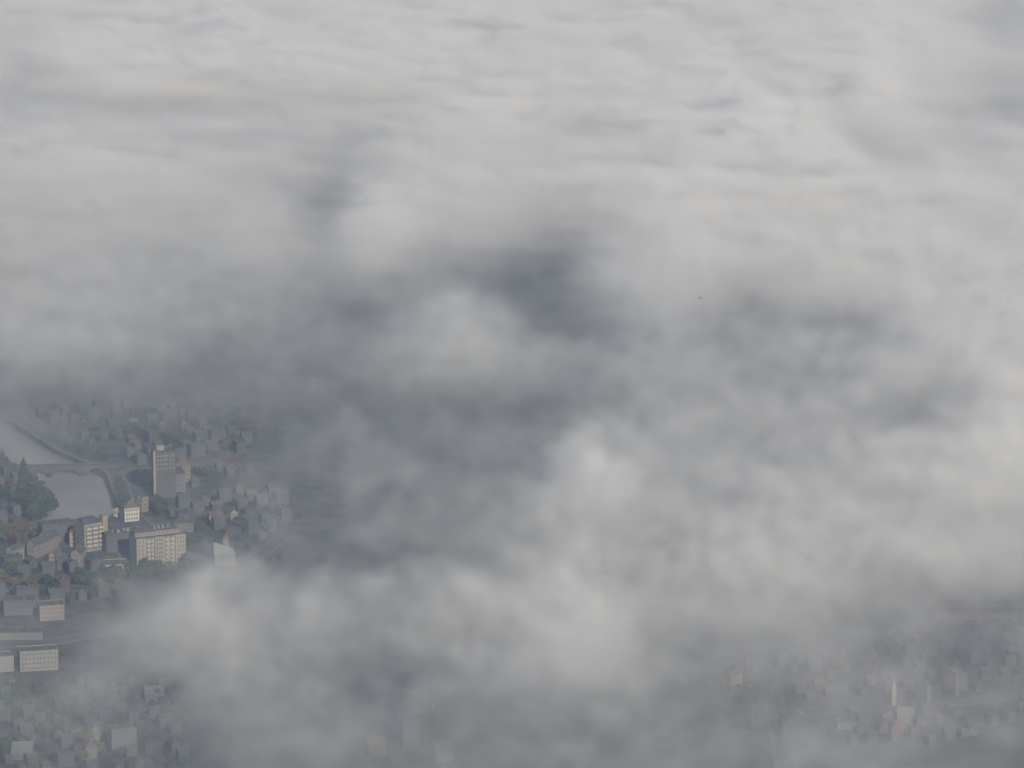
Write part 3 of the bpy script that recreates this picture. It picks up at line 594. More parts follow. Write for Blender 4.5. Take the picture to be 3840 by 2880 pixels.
# how thick the cloud sheet is over the town, in hundredths: 120 rows (south to north, y 2300..5300 m) of 81 columns (x -600..600 m)
THICK = [
  [70,70,70,70,70,71,71,71,71,71,71,71,71,72,72,72,72,73,73,73,74,74,74,75,75,76,76,76,77,77,78,78,79,79,79,80,80,81,81,81,82,82,82,83,83,83,83,83,84,84,84,84,84,84,84,84,85,85,85,85,85,85,85,85,85,85,85,86,86,86,86,86,86,86,86,86,86,86,86,86,86],
  [70,70,70,70,70,71,71,71,71,71,71,71,71,72,72,72,72,73,73,73,74,74,74,75,75,76,76,76,77,77,78,78,79,79,80,80,80,81,81,81,82,82,82,83,83,83,83,84,84,84,84,84,84,84,84,85,85,85,85,85,85,85,85,85,85,85,86,86,86,86,86,86,86,86,86,86,86,86,86,86,86],
  [70,70,70,70,70,71,71,71,71,71,71,71,71,72,72,72,72,73,73,73,74,74,74,75,75,76,76,77,77,77,78,78,79,79,80,80,81,81,81,82,82,82,83,83,83,83,83,84,84,84,84,84,84,84,85,85,85,85,85,85,85,85,85,85,85,86,86,86,86,86,86,86,86,86,86,86,86,86,86,86,86],
  [70,70,70,70,70,71,71,71,71,71,71,71,71,72,72,72,72,73,73,73,74,74,74,75,75,76,76,77,77,78,78,78,79,79,80,80,81,81,81,82,82,82,83,83,83,83,84,84,84,84,84,84,84,85,85,85,85,85,85,85,85,85,85,85,86,86,86,86,86,86,86,86,86,86,86,86,86,87,87,87,87],
  [70,70,70,70,70,71,71,71,71,71,71,71,71,72,72,72,72,73,73,73,74,74,74,75,75,76,76,77,77,78,78,79,79,80,80,80,81,81,82,82,82,83,83,83,83,84,84,84,84,84,84,84,85,85,85,85,85,85,85,85,85,85,85,86,86,86,86,86,86,86,86,86,86,86,87,87,87,87,87,87,87],
  [70,70,70,70,70,71,71,71,71,71,71,71,72,72,72,72,72,73,73,73,74,74,75,75,75,76,76,77,77,78,78,79,79,80,80,81,81,81,82,82,83,83,83,83,84,84,84,84,84,84,85,85,85,85,85,85,85,85,85,85,85,85,86,86,86,86,86,86,86,86,86,86,87,87,87,87,87,87,87,87,87],
  [70,70,70,70,70,71,71,71,71,71,71,71,72,72,72,72,72,73,73,73,74,74,75,75,75,76,76,77,77,78,78,79,79,80,80,81,81,82,82,83,83,83,83,84,84,84,84,84,85,85,85,85,85,85,85,85,85,85,85,85,85,86,86,86,86,86,86,86,86,86,87,87,87,87,87,87,87,87,87,87,87],
  [70,70,70,70,70,71,71,71,71,71,71,71,72,72,72,72,72,73,73,73,74,74,75,75,76,76,76,77,78,78,79,79,80,80,81,81,82,82,82,83,83,84,84,84,84,84,85,85,85,85,85,85,85,85,85,85,85,85,85,86,86,86,86,86,86,86,86,86,87,87,87,87,87,87,87,87,87,87,87,87,88],
  [70,70,70,70,71,71,71,71,71,71,71,71,72,72,72,72,73,73,73,73,74,74,75,75,76,76,77,77,78,78,79,79,80,80,81,81,82,82,83,83,84,84,84,84,85,85,85,85,85,85,85,85,85,85,85,85,85,85,86,86,86,86,86,86,86,86,86,87,87,87,87,87,87,87,87,88,88,88,88,88,88],
  [70,70,70,70,71,71,71,71,71,71,71,71,72,72,72,72,73,73,73,73,74,74,75,75,76,76,77,77,78,78,79,80,80,81,81,82,82,83,83,84,84,84,85,85,85,85,85,85,85,85,85,85,85,85,85,85,86,86,86,86,86,86,86,86,86,86,87,87,87,87,87,87,87,88,88,88,88,88,88,88,88],
  [70,70,70,70,71,71,71,71,71,71,71,71,72,72,72,72,73,73,73,74,74,74,75,75,76,76,77,77,78,79,79,80,80,81,82,82,83,83,84,84,84,85,85,85,85,86,86,86,86,86,86,86,86,86,86,86,86,86,86,86,86,86,86,86,87,87,87,87,87,87,87,88,88,88,88,88,88,88,88,88,88],
  [70,70,70,70,71,71,71,71,71,71,71,71,72,72,72,72,73,73,73,74,74,74,75,75,76,76,77,78,78,79,79,80,81,81,82,83,83,84,84,85,85,85,86,86,86,86,86,86,86,86,86,86,86,86,86,86,86,86,86,86,86,86,86,87,87,87,87,87,87,88,88,88,88,88,88,88,89,89,89,89,89],
  [70,70,70,70,71,71,71,71,71,71,71,71,72,72,72,72,73,73,73,74,74,74,75,75,76,76,77,78,78,79,80,80,81,82,82,83,84,84,85,85,85,86,86,86,86,87,87,87,86,86,86,86,86,86,86,86,86,86,86,86,86,86,87,87,87,87,87,88,88,88,88,88,88,89,89,89,89,89,89,89,89],
  [70,70,70,71,71,71,71,71,71,71,71,71,72,72,72,72,73,73,73,74,74,74,75,75,76,77,77,78,79,79,80,81,82,82,83,83,84,85,85,86,86,86,87,87,87,87,87,87,87,87,87,86,86,86,86,86,86,86,86,86,86,86,87,87,87,87,88,88,88,88,88,89,89,89,89,89,89,89,90,90,90],
  [70,70,71,71,71,71,71,71,71,71,71,71,72,72,72,72,73,73,73,74,74,74,75,75,76,77,77,78,79,80,80,81,82,83,83,84,85,85,86,86,87,87,87,88,88,88,88,87,87,87,87,87,86,86,86,86,86,86,86,86,86,87,87,87,87,88,88,88,88,89,89,89,89,89,90,90,90,90,90,90,90],
  [70,70,71,71,71,71,71,71,71,71,71,71,72,72,72,72,73,73,73,74,74,74,75,76,76,77,78,78,79,80,81,82,83,83,84,85,85,86,86,87,87,88,88,88,88,88,88,88,88,87,87,87,87,86,86,86,86,86,86,86,86,87,87,87,88,88,88,88,89,89,89,89,90,90,90,90,90,90,91,91,91],
  [71,71,71,71,71,71,71,71,71,71,71,71,72,72,72,72,73,73,73,74,74,75,75,76,76,77,78,79,80,81,82,82,83,84,85,85,86,87,87,88,88,89,89,89,89,89,89,89,88,88,87,87,87,86,86,86,86,86,86,86,86,87,87,87,88,88,88,89,89,89,90,90,90,90,91,91,91,91,91,91,91],
  [71,71,71,71,71,71,71,71,71,71,71,71,72,72,72,72,73,73,73,74,74,75,75,75,76,77,77,78,80,81,82,83,84,85,86,86,87,87,88,89,89,90,90,90,90,90,89,89,89,88,87,87,87,87,87,87,86,86,86,86,87,87,87,88,88,88,89,89,90,90,90,90,91,91,91,91,91,92,92,92,92],
  [71,71,71,71,71,71,71,71,71,71,71,71,72,72,72,72,73,73,73,74,74,75,75,73,73,73,74,76,78,79,83,83,84,86,88,89,89,88,88,89,91,93,94,94,94,93,91,91,91,87,84,86,87,89,90,90,87,83,85,86,87,87,87,88,88,89,89,90,90,90,91,91,91,91,92,92,92,92,92,92,92],
  [71,71,71,71,71,71,71,71,71,71,71,72,72,72,72,72,73,73,73,74,75,75,73,71,71,71,71,73,76,77,85,83,82,86,90,91,91,87,89,89,92,102,107,107,105,102,96,96,97,84,82,82,84,90,93,95,87,82,82,84,87,87,88,88,89,89,90,90,90,91,91,91,92,92,92,92,93,93,93,93,93],
  [71,71,71,71,71,71,71,71,71,71,71,72,72,72,72,72,73,73,74,74,75,75,70,70,70,70,71,73,76,77,89,85,79,82,87,86,86,84,90,83,87,103,109,111,106,102,99,98,98,84,81,81,81,82,82,84,81,81,81,82,87,87,88,88,89,90,90,91,91,91,92,92,92,93,93,93,93,93,94,94,94],
  [71,71,71,71,71,71,71,71,71,71,71,72,72,72,72,72,73,73,74,74,75,73,70,70,70,70,71,73,76,80,93,88,80,82,81,77,81,87,92,77,78,96,101,102,99,93,94,95,93,84,81,81,81,81,81,81,81,81,81,82,87,88,88,89,89,90,91,91,92,92,92,93,93,93,94,94,94,94,94,94,94],
  [71,71,71,71,71,71,71,71,71,71,71,72,72,72,72,72,73,73,74,74,74,71,70,70,71,71,71,74,81,91,98,96,89,89,82,76,79,90,92,77,77,92,96,95,90,89,92,94,94,87,82,81,81,81,81,81,81,81,81,82,86,88,89,89,90,91,91,92,92,93,93,93,94,94,94,94,95,95,95,95,95],
  [71,71,71,71,71,71,71,71,71,71,71,72,72,72,72,72,73,73,74,74,74,71,76,80,90,82,77,78,92,98,104,104,100,95,85,77,81,91,91,77,79,90,92,90,87,90,93,95,96,94,90,85,81,81,81,81,81,81,81,81,86,89,89,90,91,91,92,92,93,93,94,94,95,95,95,95,95,96,96,96,96],
  [71,71,71,71,71,71,71,71,71,71,71,72,72,72,72,72,73,73,74,74,72,70,71,85,102,95,92,90,100,100,107,111,108,101,92,84,88,94,96,88,88,92,92,93,91,92,92,90,92,96,96,92,87,81,81,81,81,81,81,81,85,89,90,91,91,92,93,93,94,94,95,95,95,96,96,96,96,96,96,97,97],
  [71,71,71,71,71,71,71,71,71,71,71,71,72,72,72,72,73,73,74,74,72,70,70,81,103,97,96,93,99,96,106,112,112,104,96,94,98,97,98,96,97,98,102,102,98,95,92,85,81,90,94,95,93,82,81,81,81,81,81,81,84,90,91,91,92,93,93,94,95,95,95,96,96,96,97,97,97,97,97,97,97],
  [72,72,72,71,71,71,71,71,71,71,71,71,71,72,72,72,72,73,73,74,71,70,70,73,101,99,92,88,96,94,105,106,111,104,94,99,105,102,100,102,103,108,117,111,105,100,92,83,81,86,91,95,97,86,81,81,81,81,81,81,84,91,92,92,93,94,94,95,96,96,96,97,97,97,98,98,98,98,98,98,98],
  [72,72,72,72,72,72,72,71,71,71,71,71,71,71,72,72,72,72,73,73,71,70,70,78,98,98,92,90,99,101,107,101,106,98,88,96,105,105,103,107,110,117,128,120,112,105,95,88,84,88,92,94,95,86,81,81,81,81,81,81,83,91,93,94,94,95,95,96,97,97,97,98,98,98,98,99,99,99,99,99,99],
  [72,72,72,72,72,72,72,72,71,71,71,71,71,71,71,71,72,72,73,72,71,70,71,83,94,96,103,107,108,111,109,98,103,93,83,90,102,105,105,113,121,122,134,128,117,108,99,96,90,93,95,91,91,86,87,87,87,83,80,80,82,92,94,95,96,96,97,97,98,98,98,99,99,99,99,100,100,100,100,100,100],
  [72,72,72,72,72,72,72,72,72,71,71,71,71,71,71,71,71,71,72,71,70,70,71,84,87,97,119,127,119,117,109,102,107,97,91,95,105,109,115,124,129,124,135,131,120,107,99,99,95,96,98,92,89,85,87,92,91,84,78,78,79,93,96,96,97,97,98,98,99,99,99,100,100,100,100,100,101,101,101,101,101],
  [73,73,73,73,73,73,73,73,73,73,73,73,73,73,73,73,73,73,73,73,73,73,73,77,76,94,115,127,124,116,108,109,112,107,104,106,114,117,124,129,128,125,133,130,119,104,99,103,99,98,100,97,92,88,88,94,95,88,86,78,79,94,98,98,98,99,99,100,100,100,101,101,101,101,101,101,102,102,102,102,102],
  [75,75,75,75,75,74,74,74,74,74,74,74,74,74,74,74,74,74,74,74,74,74,74,74,75,87,89,103,116,110,106,109,108,106,104,105,114,115,119,122,123,127,131,127,118,105,106,112,109,103,104,102,97,93,93,98,102,96,96,90,92,98,99,100,100,100,101,101,101,101,102,102,102,102,102,102,103,103,103,103,103],
  [73,73,73,72,72,72,72,72,72,71,71,71,70,70,70,69,69,69,69,68,67,67,67,67,67,70,68,80,105,103,100,102,97,98,91,90,99,104,107,113,120,130,127,122,119,109,113,122,120,112,114,109,102,100,99,103,112,108,108,102,105,102,101,101,102,102,102,102,103,103,103,103,103,103,103,103,103,104,104,104,104],
  [73,73,73,73,72,72,72,72,71,71,71,70,70,69,69,69,68,68,67,60,58,58,58,58,58,58,60,69,92,91,92,92,87,91,81,77,85,94,99,109,120,129,121,117,117,110,116,124,122,115,120,114,107,106,105,108,118,114,115,109,112,107,103,103,103,104,104,104,104,104,104,104,104,104,104,104,104,105,105,105,105],
  [73,73,73,73,73,72,72,72,71,71,71,70,70,69,69,68,68,67,66,56,54,54,54,54,54,54,57,68,78,79,85,83,82,91,85,77,79,87,97,109,119,123,115,111,112,110,111,117,115,110,117,115,110,109,108,109,115,112,114,112,113,110,105,105,105,105,105,105,105,105,105,105,105,105,105,105,105,105,106,106,106],
  [73,73,73,73,73,73,72,72,72,71,71,70,69,69,68,67,67,66,65,55,54,54,54,54,54,54,58,69,76,77,81,77,79,94,94,84,82,86,99,108,111,115,108,103,106,105,104,109,109,106,111,112,109,108,107,107,109,105,109,110,112,113,107,107,107,107,107,106,106,106,106,106,106,106,106,106,106,106,106,106,106],
  [74,74,73,73,73,73,72,72,72,71,71,70,69,68,68,67,66,66,63,55,54,54,54,54,54,54,59,70,76,78,78,76,77,92,96,92,88,86,96,98,99,106,103,96,100,100,99,103,104,103,103,105,105,103,105,105,104,100,104,106,111,116,109,108,108,108,108,108,108,108,108,107,107,107,107,107,107,107,107,107,107],
  [74,74,74,74,73,73,73,72,72,71,71,70,69,68,68,67,66,65,61,54,54,54,54,54,54,54,60,71,76,81,77,76,76,84,85,87,87,84,88,87,90,101,102,97,101,100,98,100,98,96,93,97,98,99,103,104,104,102,105,107,114,119,111,110,109,109,109,109,109,109,109,109,108,108,108,108,108,108,108,108,108],
  [75,74,74,74,74,73,73,73,72,71,71,70,69,68,67,67,66,65,59,54,54,54,54,54,54,54,61,72,81,84,77,76,76,79,79,82,84,84,85,82,89,99,105,104,107,103,98,96,91,89,87,93,96,99,104,106,110,112,113,115,120,123,113,111,111,111,110,110,110,110,110,110,109,109,109,109,109,109,109,109,109],
  [75,75,75,74,74,74,73,73,72,72,71,70,69,69,68,67,66,64,57,54,54,54,54,54,54,54,62,73,86,87,81,76,76,83,85,87,89,92,88,81,87,95,107,114,115,108,96,93,88,84,87,93,100,104,107,110,117,123,123,125,127,126,115,112,112,112,112,111,111,111,111,111,110,110,110,110,110,110,110,110,110],
  [76,75,75,75,75,74,74,73,73,72,72,71,70,69,68,67,66,64,56,54,54,54,54,54,54,55,63,74,89,92,91,77,77,91,96,98,98,98,85,77,80,90,107,122,123,111,96,93,91,86,91,93,104,110,110,113,120,127,128,130,130,126,117,113,113,113,113,112,112,112,112,112,111,111,111,111,111,111,111,111,111],
  [76,76,76,76,75,75,75,74,73,73,72,71,70,69,68,67,66,63,55,54,54,54,54,54,54,55,64,74,89,94,97,77,77,96,102,104,99,94,77,76,77,87,107,124,124,109,96,95,96,91,96,95,106,116,115,115,117,123,126,128,130,125,117,114,114,114,113,113,113,113,113,112,112,112,112,112,112,112,112,112,112],
  [77,77,77,76,76,76,75,75,74,74,73,72,71,70,69,68,67,61,55,54,54,54,54,54,54,56,65,75,84,88,93,77,78,94,97,98,88,81,76,76,76,84,108,120,115,101,95,94,97,93,98,97,108,120,119,120,117,118,122,124,128,126,117,115,114,114,114,114,114,114,114,113,113,113,113,113,113,113,113,113,113],
  [78,78,77,77,77,76,76,76,75,74,74,73,72,71,70,69,67,60,54,54,54,54,54,54,54,56,66,75,76,78,81,76,76,85,86,84,77,76,76,76,76,80,104,112,102,92,94,93,93,88,95,98,110,120,120,122,117,116,118,117,126,131,122,116,115,115,115,115,115,115,114,114,114,114,114,114,114,114,114,114,113],
  [79,78,78,78,78,77,77,76,76,75,75,74,73,72,71,70,68,59,55,54,54,54,54,54,54,57,67,75,76,76,76,76,76,76,77,76,76,76,76,76,76,77,94,101,91,85,92,92,91,88,95,100,111,117,116,121,115,114,112,109,121,136,128,117,116,116,116,116,115,115,115,115,115,115,115,114,114,114,114,114,114],
  [79,79,79,79,79,78,78,77,77,76,76,75,74,73,72,71,69,62,59,59,59,59,59,59,59,62,70,76,76,76,76,76,76,76,76,76,76,76,76,76,76,76,82,91,86,84,91,92,94,95,99,105,112,111,106,114,113,111,106,101,115,137,133,119,116,116,116,116,116,116,116,116,116,115,115,115,115,115,115,115,115],
  [80,80,80,80,80,79,79,79,78,77,77,76,75,75,74,73,70,67,66,66,66,66,66,66,66,68,73,76,76,76,76,76,76,76,76,76,76,76,76,76,76,76,77,85,85,88,92,94,98,103,104,108,111,107,99,105,110,108,101,93,107,134,135,122,117,116,117,117,117,117,116,116,116,116,116,116,116,116,116,116,116],
  [81,81,81,81,81,80,80,80,79,79,78,78,77,76,75,75,73,73,72,72,72,72,72,72,72,73,75,76,76,76,76,76,76,76,76,76,76,76,76,76,76,76,76,86,87,92,95,96,99,106,107,107,107,103,96,101,107,104,95,85,99,126,134,124,117,117,117,117,117,117,117,117,117,117,117,117,117,117,117,116,116],
  [82,82,82,82,82,82,81,81,81,80,80,79,78,78,77,76,76,76,76,76,76,76,76,76,76,76,76,76,76,76,76,76,76,76,76,76,76,76,76,76,76,76,78,91,88,93,99,96,97,104,105,103,104,103,96,100,106,103,93,82,93,117,130,127,118,117,117,118,118,118,118,118,118,117,117,117,117,117,117,117,117],
  [84,84,83,83,83,83,83,82,82,82,81,81,80,80,79,78,77,76,76,76,76,76,76,76,76,76,76,76,76,76,76,76,76,76,76,76,76,76,76,76,76,76,79,94,91,97,102,99,96,99,100,98,101,103,97,99,102,102,94,84,92,113,128,130,119,118,118,118,118,118,118,118,118,118,118,118,118,118,118,118,118],
  [85,85,85,84,84,84,84,84,83,83,83,82,82,81,81,80,77,76,76,76,76,76,76,76,76,76,76,76,76,76,76,76,76,76,78,78,76,76,76,76,76,76,77,93,95,102,103,103,99,97,97,94,96,102,98,98,95,95,94,89,96,114,129,134,121,118,118,119,119,119,119,119,119,119,119,119,119,118,118,118,118],
  [86,86,86,86,86,85,85,85,85,85,84,84,84,83,83,82,78,76,76,76,76,76,76,76,76,76,76,76,76,76,76,76,76,76,82,83,79,77,76,76,76,76,77,92,99,104,102,104,103,100,99,95,95,100,98,97,90,88,92,95,105,119,131,135,122,119,119,119,119,119,119,119,119,119,119,119,119,119,119,119,119],
  [87,87,87,87,87,87,87,87,86,86,86,86,86,85,85,84,80,76,76,76,76,76,76,76,76,76,76,76,76,76,76,76,76,81,87,91,91,87,84,77,77,77,82,95,100,101,100,103,103,100,101,98,98,101,99,97,91,86,92,101,115,125,131,131,122,119,119,120,120,120,120,120,120,120,120,120,120,120,120,120,120],
  [88,88,88,88,88,88,88,88,88,88,88,88,88,87,87,87,86,84,81,82,82,77,76,76,76,76,76,76,76,76,76,76,76,84,91,97,101,102,100,93,90,90,94,99,99,95,97,100,98,95,99,101,103,103,101,98,96,90,97,108,124,129,130,127,122,120,120,120,120,120,120,120,120,120,120,120,120,120,120,120,120],
  [90,90,90,90,90,90,90,90,90,90,90,90,90,89,89,90,93,94,91,93,91,87,84,83,77,78,82,79,76,76,76,76,79,85,94,100,107,112,114,109,107,106,103,99,94,88,95,97,93,88,94,100,105,103,99,94,99,95,104,116,129,130,129,124,120,120,120,121,121,121,121,121,121,121,121,121,121,121,121,121,121],
  [91,91,91,91,91,91,91,91,91,91,91,91,91,92,92,93,100,101,99,101,98,96,93,93,87,91,96,90,80,77,79,83,85,87,95,102,108,116,120,117,114,111,103,93,87,82,93,96,91,85,89,93,102,99,92,84,94,98,113,124,130,129,128,123,119,120,121,121,121,121,121,121,121,121,121,121,121,121,121,121,121],
  [92,92,92,92,92,92,93,93,93,93,93,93,93,94,94,95,103,102,102,103,100,99,97,98,94,98,104,98,90,87,88,88,88,85,92,100,105,111,116,115,109,103,94,83,81,82,94,96,90,85,86,87,95,93,83,77,87,98,120,130,131,128,128,125,118,120,121,121,122,122,122,122,122,122,122,122,121,121,121,121,121],
  [94,94,94,94,94,94,94,94,94,95,95,95,95,95,96,97,102,101,102,103,100,99,98,99,96,100,104,101,95,95,93,89,85,80,87,95,97,100,106,108,98,89,82,77,78,84,95,97,90,87,86,84,88,89,80,76,85,100,124,134,130,128,130,127,118,120,122,122,122,122,122,122,122,122,122,122,122,122,122,122,122],
  [95,95,95,95,95,95,95,96,96,96,96,97,97,97,98,99,102,102,105,104,101,100,100,99,96,98,101,98,96,98,93,86,81,77,83,90,91,90,97,102,87,77,76,76,78,87,97,98,91,89,87,83,87,90,82,77,87,104,127,136,129,128,131,129,118,120,122,122,122,122,122,122,122,122,122,122,122,122,122,122,122],
  [96,96,96,96,96,97,97,97,97,98,98,98,99,99,99,101,105,106,109,106,104,103,103,100,97,96,96,94,95,98,92,83,78,76,83,89,88,88,94,97,80,76,76,76,81,89,99,100,92,91,88,86,91,97,92,84,92,108,128,135,128,129,133,128,118,120,122,123,123,123,123,123,123,123,123,123,123,123,123,123,123],
  [97,97,97,98,98,98,98,98,99,99,99,100,100,101,101,104,109,111,114,110,108,107,106,101,97,93,91,90,92,97,91,83,79,77,84,90,89,89,95,95,77,76,76,77,84,93,101,100,96,95,90,89,96,105,106,98,99,110,127,132,127,130,135,128,119,120,123,123,123,123,123,123,123,123,123,123,123,123,123,123,123],
  [98,99,99,99,99,99,99,100,100,100,101,101,102,102,103,107,112,114,116,113,111,110,107,101,97,93,87,86,89,95,89,85,83,79,87,91,90,91,96,93,77,76,76,82,91,98,103,101,101,101,94,93,99,111,117,111,109,112,125,129,126,131,135,128,121,121,123,123,123,123,123,123,123,123,123,123,123,123,123,123,123],
  [100,100,100,100,100,100,101,101,101,102,102,103,103,103,105,110,114,114,116,113,112,111,106,101,97,93,85,84,87,93,87,87,88,84,90,93,90,91,94,90,77,76,76,88,99,105,106,103,106,108,101,99,101,112,121,121,118,115,125,127,125,130,133,127,121,122,124,124,124,124,124,124,124,124,124,123,123,123,123,123,123],
  [101,101,101,101,101,102,102,102,102,103,103,104,104,105,107,114,115,113,112,111,111,110,105,100,98,93,86,84,87,92,86,89,92,89,94,95,91,89,91,87,76,76,77,92,105,112,109,107,111,114,109,107,105,112,122,127,127,122,126,126,122,128,129,125,121,125,125,124,124,124,124,124,124,124,124,124,124,124,124,124,124],
  [102,102,102,102,102,103,103,103,104,104,104,105,105,106,109,117,116,112,109,108,110,109,103,99,96,93,89,87,90,93,87,90,95,93,96,95,91,89,89,85,76,76,77,93,107,115,113,112,117,119,116,116,112,113,122,131,133,128,129,125,120,124,125,123,121,128,126,125,124,124,124,124,124,124,124,124,124,124,124,124,124],
  [103,103,103,103,104,104,104,104,105,105,105,106,106,107,111,118,116,111,108,106,109,107,102,98,96,93,92,92,95,97,91,93,98,98,98,94,92,91,91,86,76,76,77,91,106,115,116,119,125,124,121,122,119,118,124,132,134,130,131,126,119,121,122,122,122,129,127,125,124,124,124,124,124,124,124,124,124,124,124,124,124],
  [104,104,104,104,105,105,105,105,106,106,106,107,107,108,112,118,116,112,108,106,108,106,102,99,96,94,98,99,103,102,96,98,103,104,101,93,93,95,95,87,76,76,77,90,104,115,118,124,132,130,126,125,124,124,126,130,129,126,130,127,119,119,120,121,123,130,128,125,125,125,124,124,124,124,124,124,124,124,124,124,124],
  [105,105,105,105,106,106,106,106,107,107,107,108,108,109,113,116,116,112,109,106,109,107,104,101,98,98,105,109,110,107,100,102,108,111,105,95,94,98,98,88,77,76,79,89,103,114,119,128,136,133,127,126,126,128,128,128,123,118,125,127,120,118,119,122,125,130,129,126,125,125,125,124,124,124,124,124,124,124,124,124,124],
  [106,106,106,106,106,107,107,107,107,108,108,108,109,110,112,114,114,111,110,108,110,108,106,104,101,103,112,116,115,109,104,108,115,119,111,99,97,99,100,92,80,77,81,90,104,114,120,130,139,135,128,124,125,129,129,125,119,113,120,126,121,120,119,122,127,130,128,126,125,125,125,125,124,124,124,124,124,124,124,124,124],
  [107,107,107,107,107,108,108,108,108,109,109,109,110,110,111,110,111,111,111,110,112,109,108,107,105,108,117,120,117,111,108,113,122,127,119,106,100,100,102,97,87,81,85,92,105,114,122,132,140,135,128,124,124,128,128,125,119,114,119,126,123,123,121,123,128,129,126,125,125,125,125,125,124,124,124,124,124,124,124,124,124],
  [108,108,108,108,108,108,109,109,109,109,110,110,110,110,109,108,110,111,111,112,113,110,109,108,108,112,119,121,118,113,111,117,128,133,125,113,106,103,106,104,96,90,91,95,105,115,124,135,140,136,131,127,124,126,126,126,124,119,122,126,124,126,124,125,130,129,123,125,125,125,125,125,124,124,124,124,124,124,124,124,124],
  [109,109,109,109,109,109,109,110,110,110,111,111,111,110,107,107,109,111,112,113,113,110,109,109,109,114,120,122,119,114,111,117,129,135,129,120,112,108,112,110,105,99,98,100,108,116,127,137,140,138,135,132,126,126,126,129,131,128,128,128,124,128,126,127,131,130,122,124,125,125,125,124,124,124,124,124,124,124,124,124,124],
  [109,109,110,110,110,110,110,111,111,111,111,112,112,110,107,108,110,112,114,114,113,110,108,109,110,115,120,122,120,113,108,112,125,132,129,124,119,116,117,116,112,108,105,107,113,120,132,138,139,139,139,135,128,127,128,135,139,137,135,131,126,128,129,129,133,130,122,123,125,125,125,124,124,124,124,124,124,124,124,124,124],
  [110,110,110,110,111,111,111,111,112,112,112,112,112,110,107,109,110,113,115,115,113,111,109,109,110,114,118,121,117,108,100,104,118,127,128,127,124,121,122,121,118,114,113,116,121,126,135,138,137,140,141,137,128,129,132,141,147,146,141,133,127,128,130,131,133,130,123,123,125,125,124,124,124,124,124,124,124,124,124,124,124],
  [111,111,111,111,111,112,112,112,112,113,113,113,113,110,108,109,111,114,115,115,113,112,110,111,111,112,115,117,112,100,92,96,111,121,127,128,126,125,124,124,122,119,121,127,130,132,138,136,135,139,142,139,131,133,137,147,152,149,142,134,129,129,132,132,132,128,123,122,124,124,124,124,124,124,124,124,124,124,124,124,124],
  [112,112,112,112,112,112,112,113,113,113,114,114,114,110,110,110,112,114,115,114,113,113,113,114,111,110,111,111,106,95,87,91,106,116,125,128,127,126,126,126,124,123,128,136,139,137,138,134,134,140,143,142,134,137,141,150,153,150,143,135,131,130,132,131,129,124,121,122,124,124,124,124,124,124,123,123,123,123,123,123,124],
  [112,112,112,113,113,113,113,113,114,114,114,115,114,112,112,112,114,115,116,115,116,117,118,118,113,109,108,108,104,94,87,91,104,112,123,127,127,128,127,127,126,126,133,142,143,138,138,133,135,142,145,144,138,142,145,151,152,149,142,135,133,132,131,128,124,120,120,123,124,124,123,123,123,123,123,123,123,123,123,123,123],
  [113,113,113,113,113,113,114,114,114,115,115,115,116,116,117,117,118,119,119,119,122,123,123,123,117,111,108,108,105,98,90,93,104,110,122,125,128,129,128,128,128,128,135,142,141,136,134,132,137,146,148,148,144,148,148,151,151,148,140,133,134,133,129,124,120,118,120,125,125,123,123,123,123,123,123,123,123,123,123,123,123],
  [113,113,114,114,114,114,114,114,115,115,115,116,118,121,122,123,125,126,126,125,128,129,129,128,122,116,111,112,110,103,94,97,105,111,122,125,128,129,129,129,129,129,133,137,134,130,130,130,139,149,152,152,151,154,151,150,150,146,138,130,132,131,126,120,117,118,122,127,126,123,123,122,122,122,123,123,123,123,123,123,123],
  [114,114,114,114,114,114,115,115,115,115,116,117,121,127,129,130,133,134,131,129,131,130,131,130,125,120,116,116,113,107,98,100,109,115,125,126,129,129,130,131,130,128,131,131,128,126,128,131,142,153,155,155,155,155,153,148,148,144,134,125,128,128,122,115,114,118,123,128,126,123,122,122,122,122,122,122,122,122,122,123,123],
  [114,114,115,115,115,115,115,115,115,116,116,117,124,132,133,135,137,136,132,128,128,128,129,128,125,122,119,119,114,108,102,104,113,121,127,126,129,129,131,132,130,127,128,126,123,124,129,133,145,154,155,155,155,155,154,147,145,141,130,119,123,125,119,112,112,118,123,128,127,123,122,121,121,122,122,122,122,122,122,122,122],
  [115,115,115,115,115,115,115,115,116,116,116,118,126,134,134,135,135,133,127,122,122,121,123,124,123,120,118,117,112,109,105,107,116,124,129,126,128,129,133,133,130,125,125,123,122,126,133,138,149,155,155,155,155,155,154,146,143,138,125,114,119,124,118,111,112,118,124,127,127,122,121,121,121,121,121,121,122,122,122,122,122],
  [115,115,115,115,115,115,115,115,116,116,116,118,126,131,132,131,129,126,119,115,115,115,118,119,118,117,115,113,110,110,109,109,117,125,128,126,129,132,136,135,130,125,125,124,123,129,137,143,153,155,155,155,155,155,154,144,141,135,123,112,118,125,120,113,113,119,124,126,126,122,120,120,120,121,121,121,121,121,122,122,122],
  [116,116,116,116,116,116,116,116,116,116,116,117,122,126,126,124,122,119,114,111,111,113,117,116,116,114,112,111,110,114,114,112,116,122,126,126,132,136,141,137,132,127,127,126,127,134,142,148,155,155,155,155,155,155,152,141,138,132,121,112,121,128,123,117,116,119,122,123,123,121,120,120,120,120,120,121,121,121,121,122,122],
  [116,116,116,116,116,116,116,116,115,115,115,115,117,121,121,118,116,116,113,112,113,114,117,114,114,112,111,111,111,117,118,114,114,118,123,127,136,141,145,141,134,129,130,129,133,140,148,154,155,155,155,155,155,155,149,138,134,129,120,115,124,130,126,120,118,118,118,118,117,118,119,119,119,120,120,120,121,121,121,121,121],
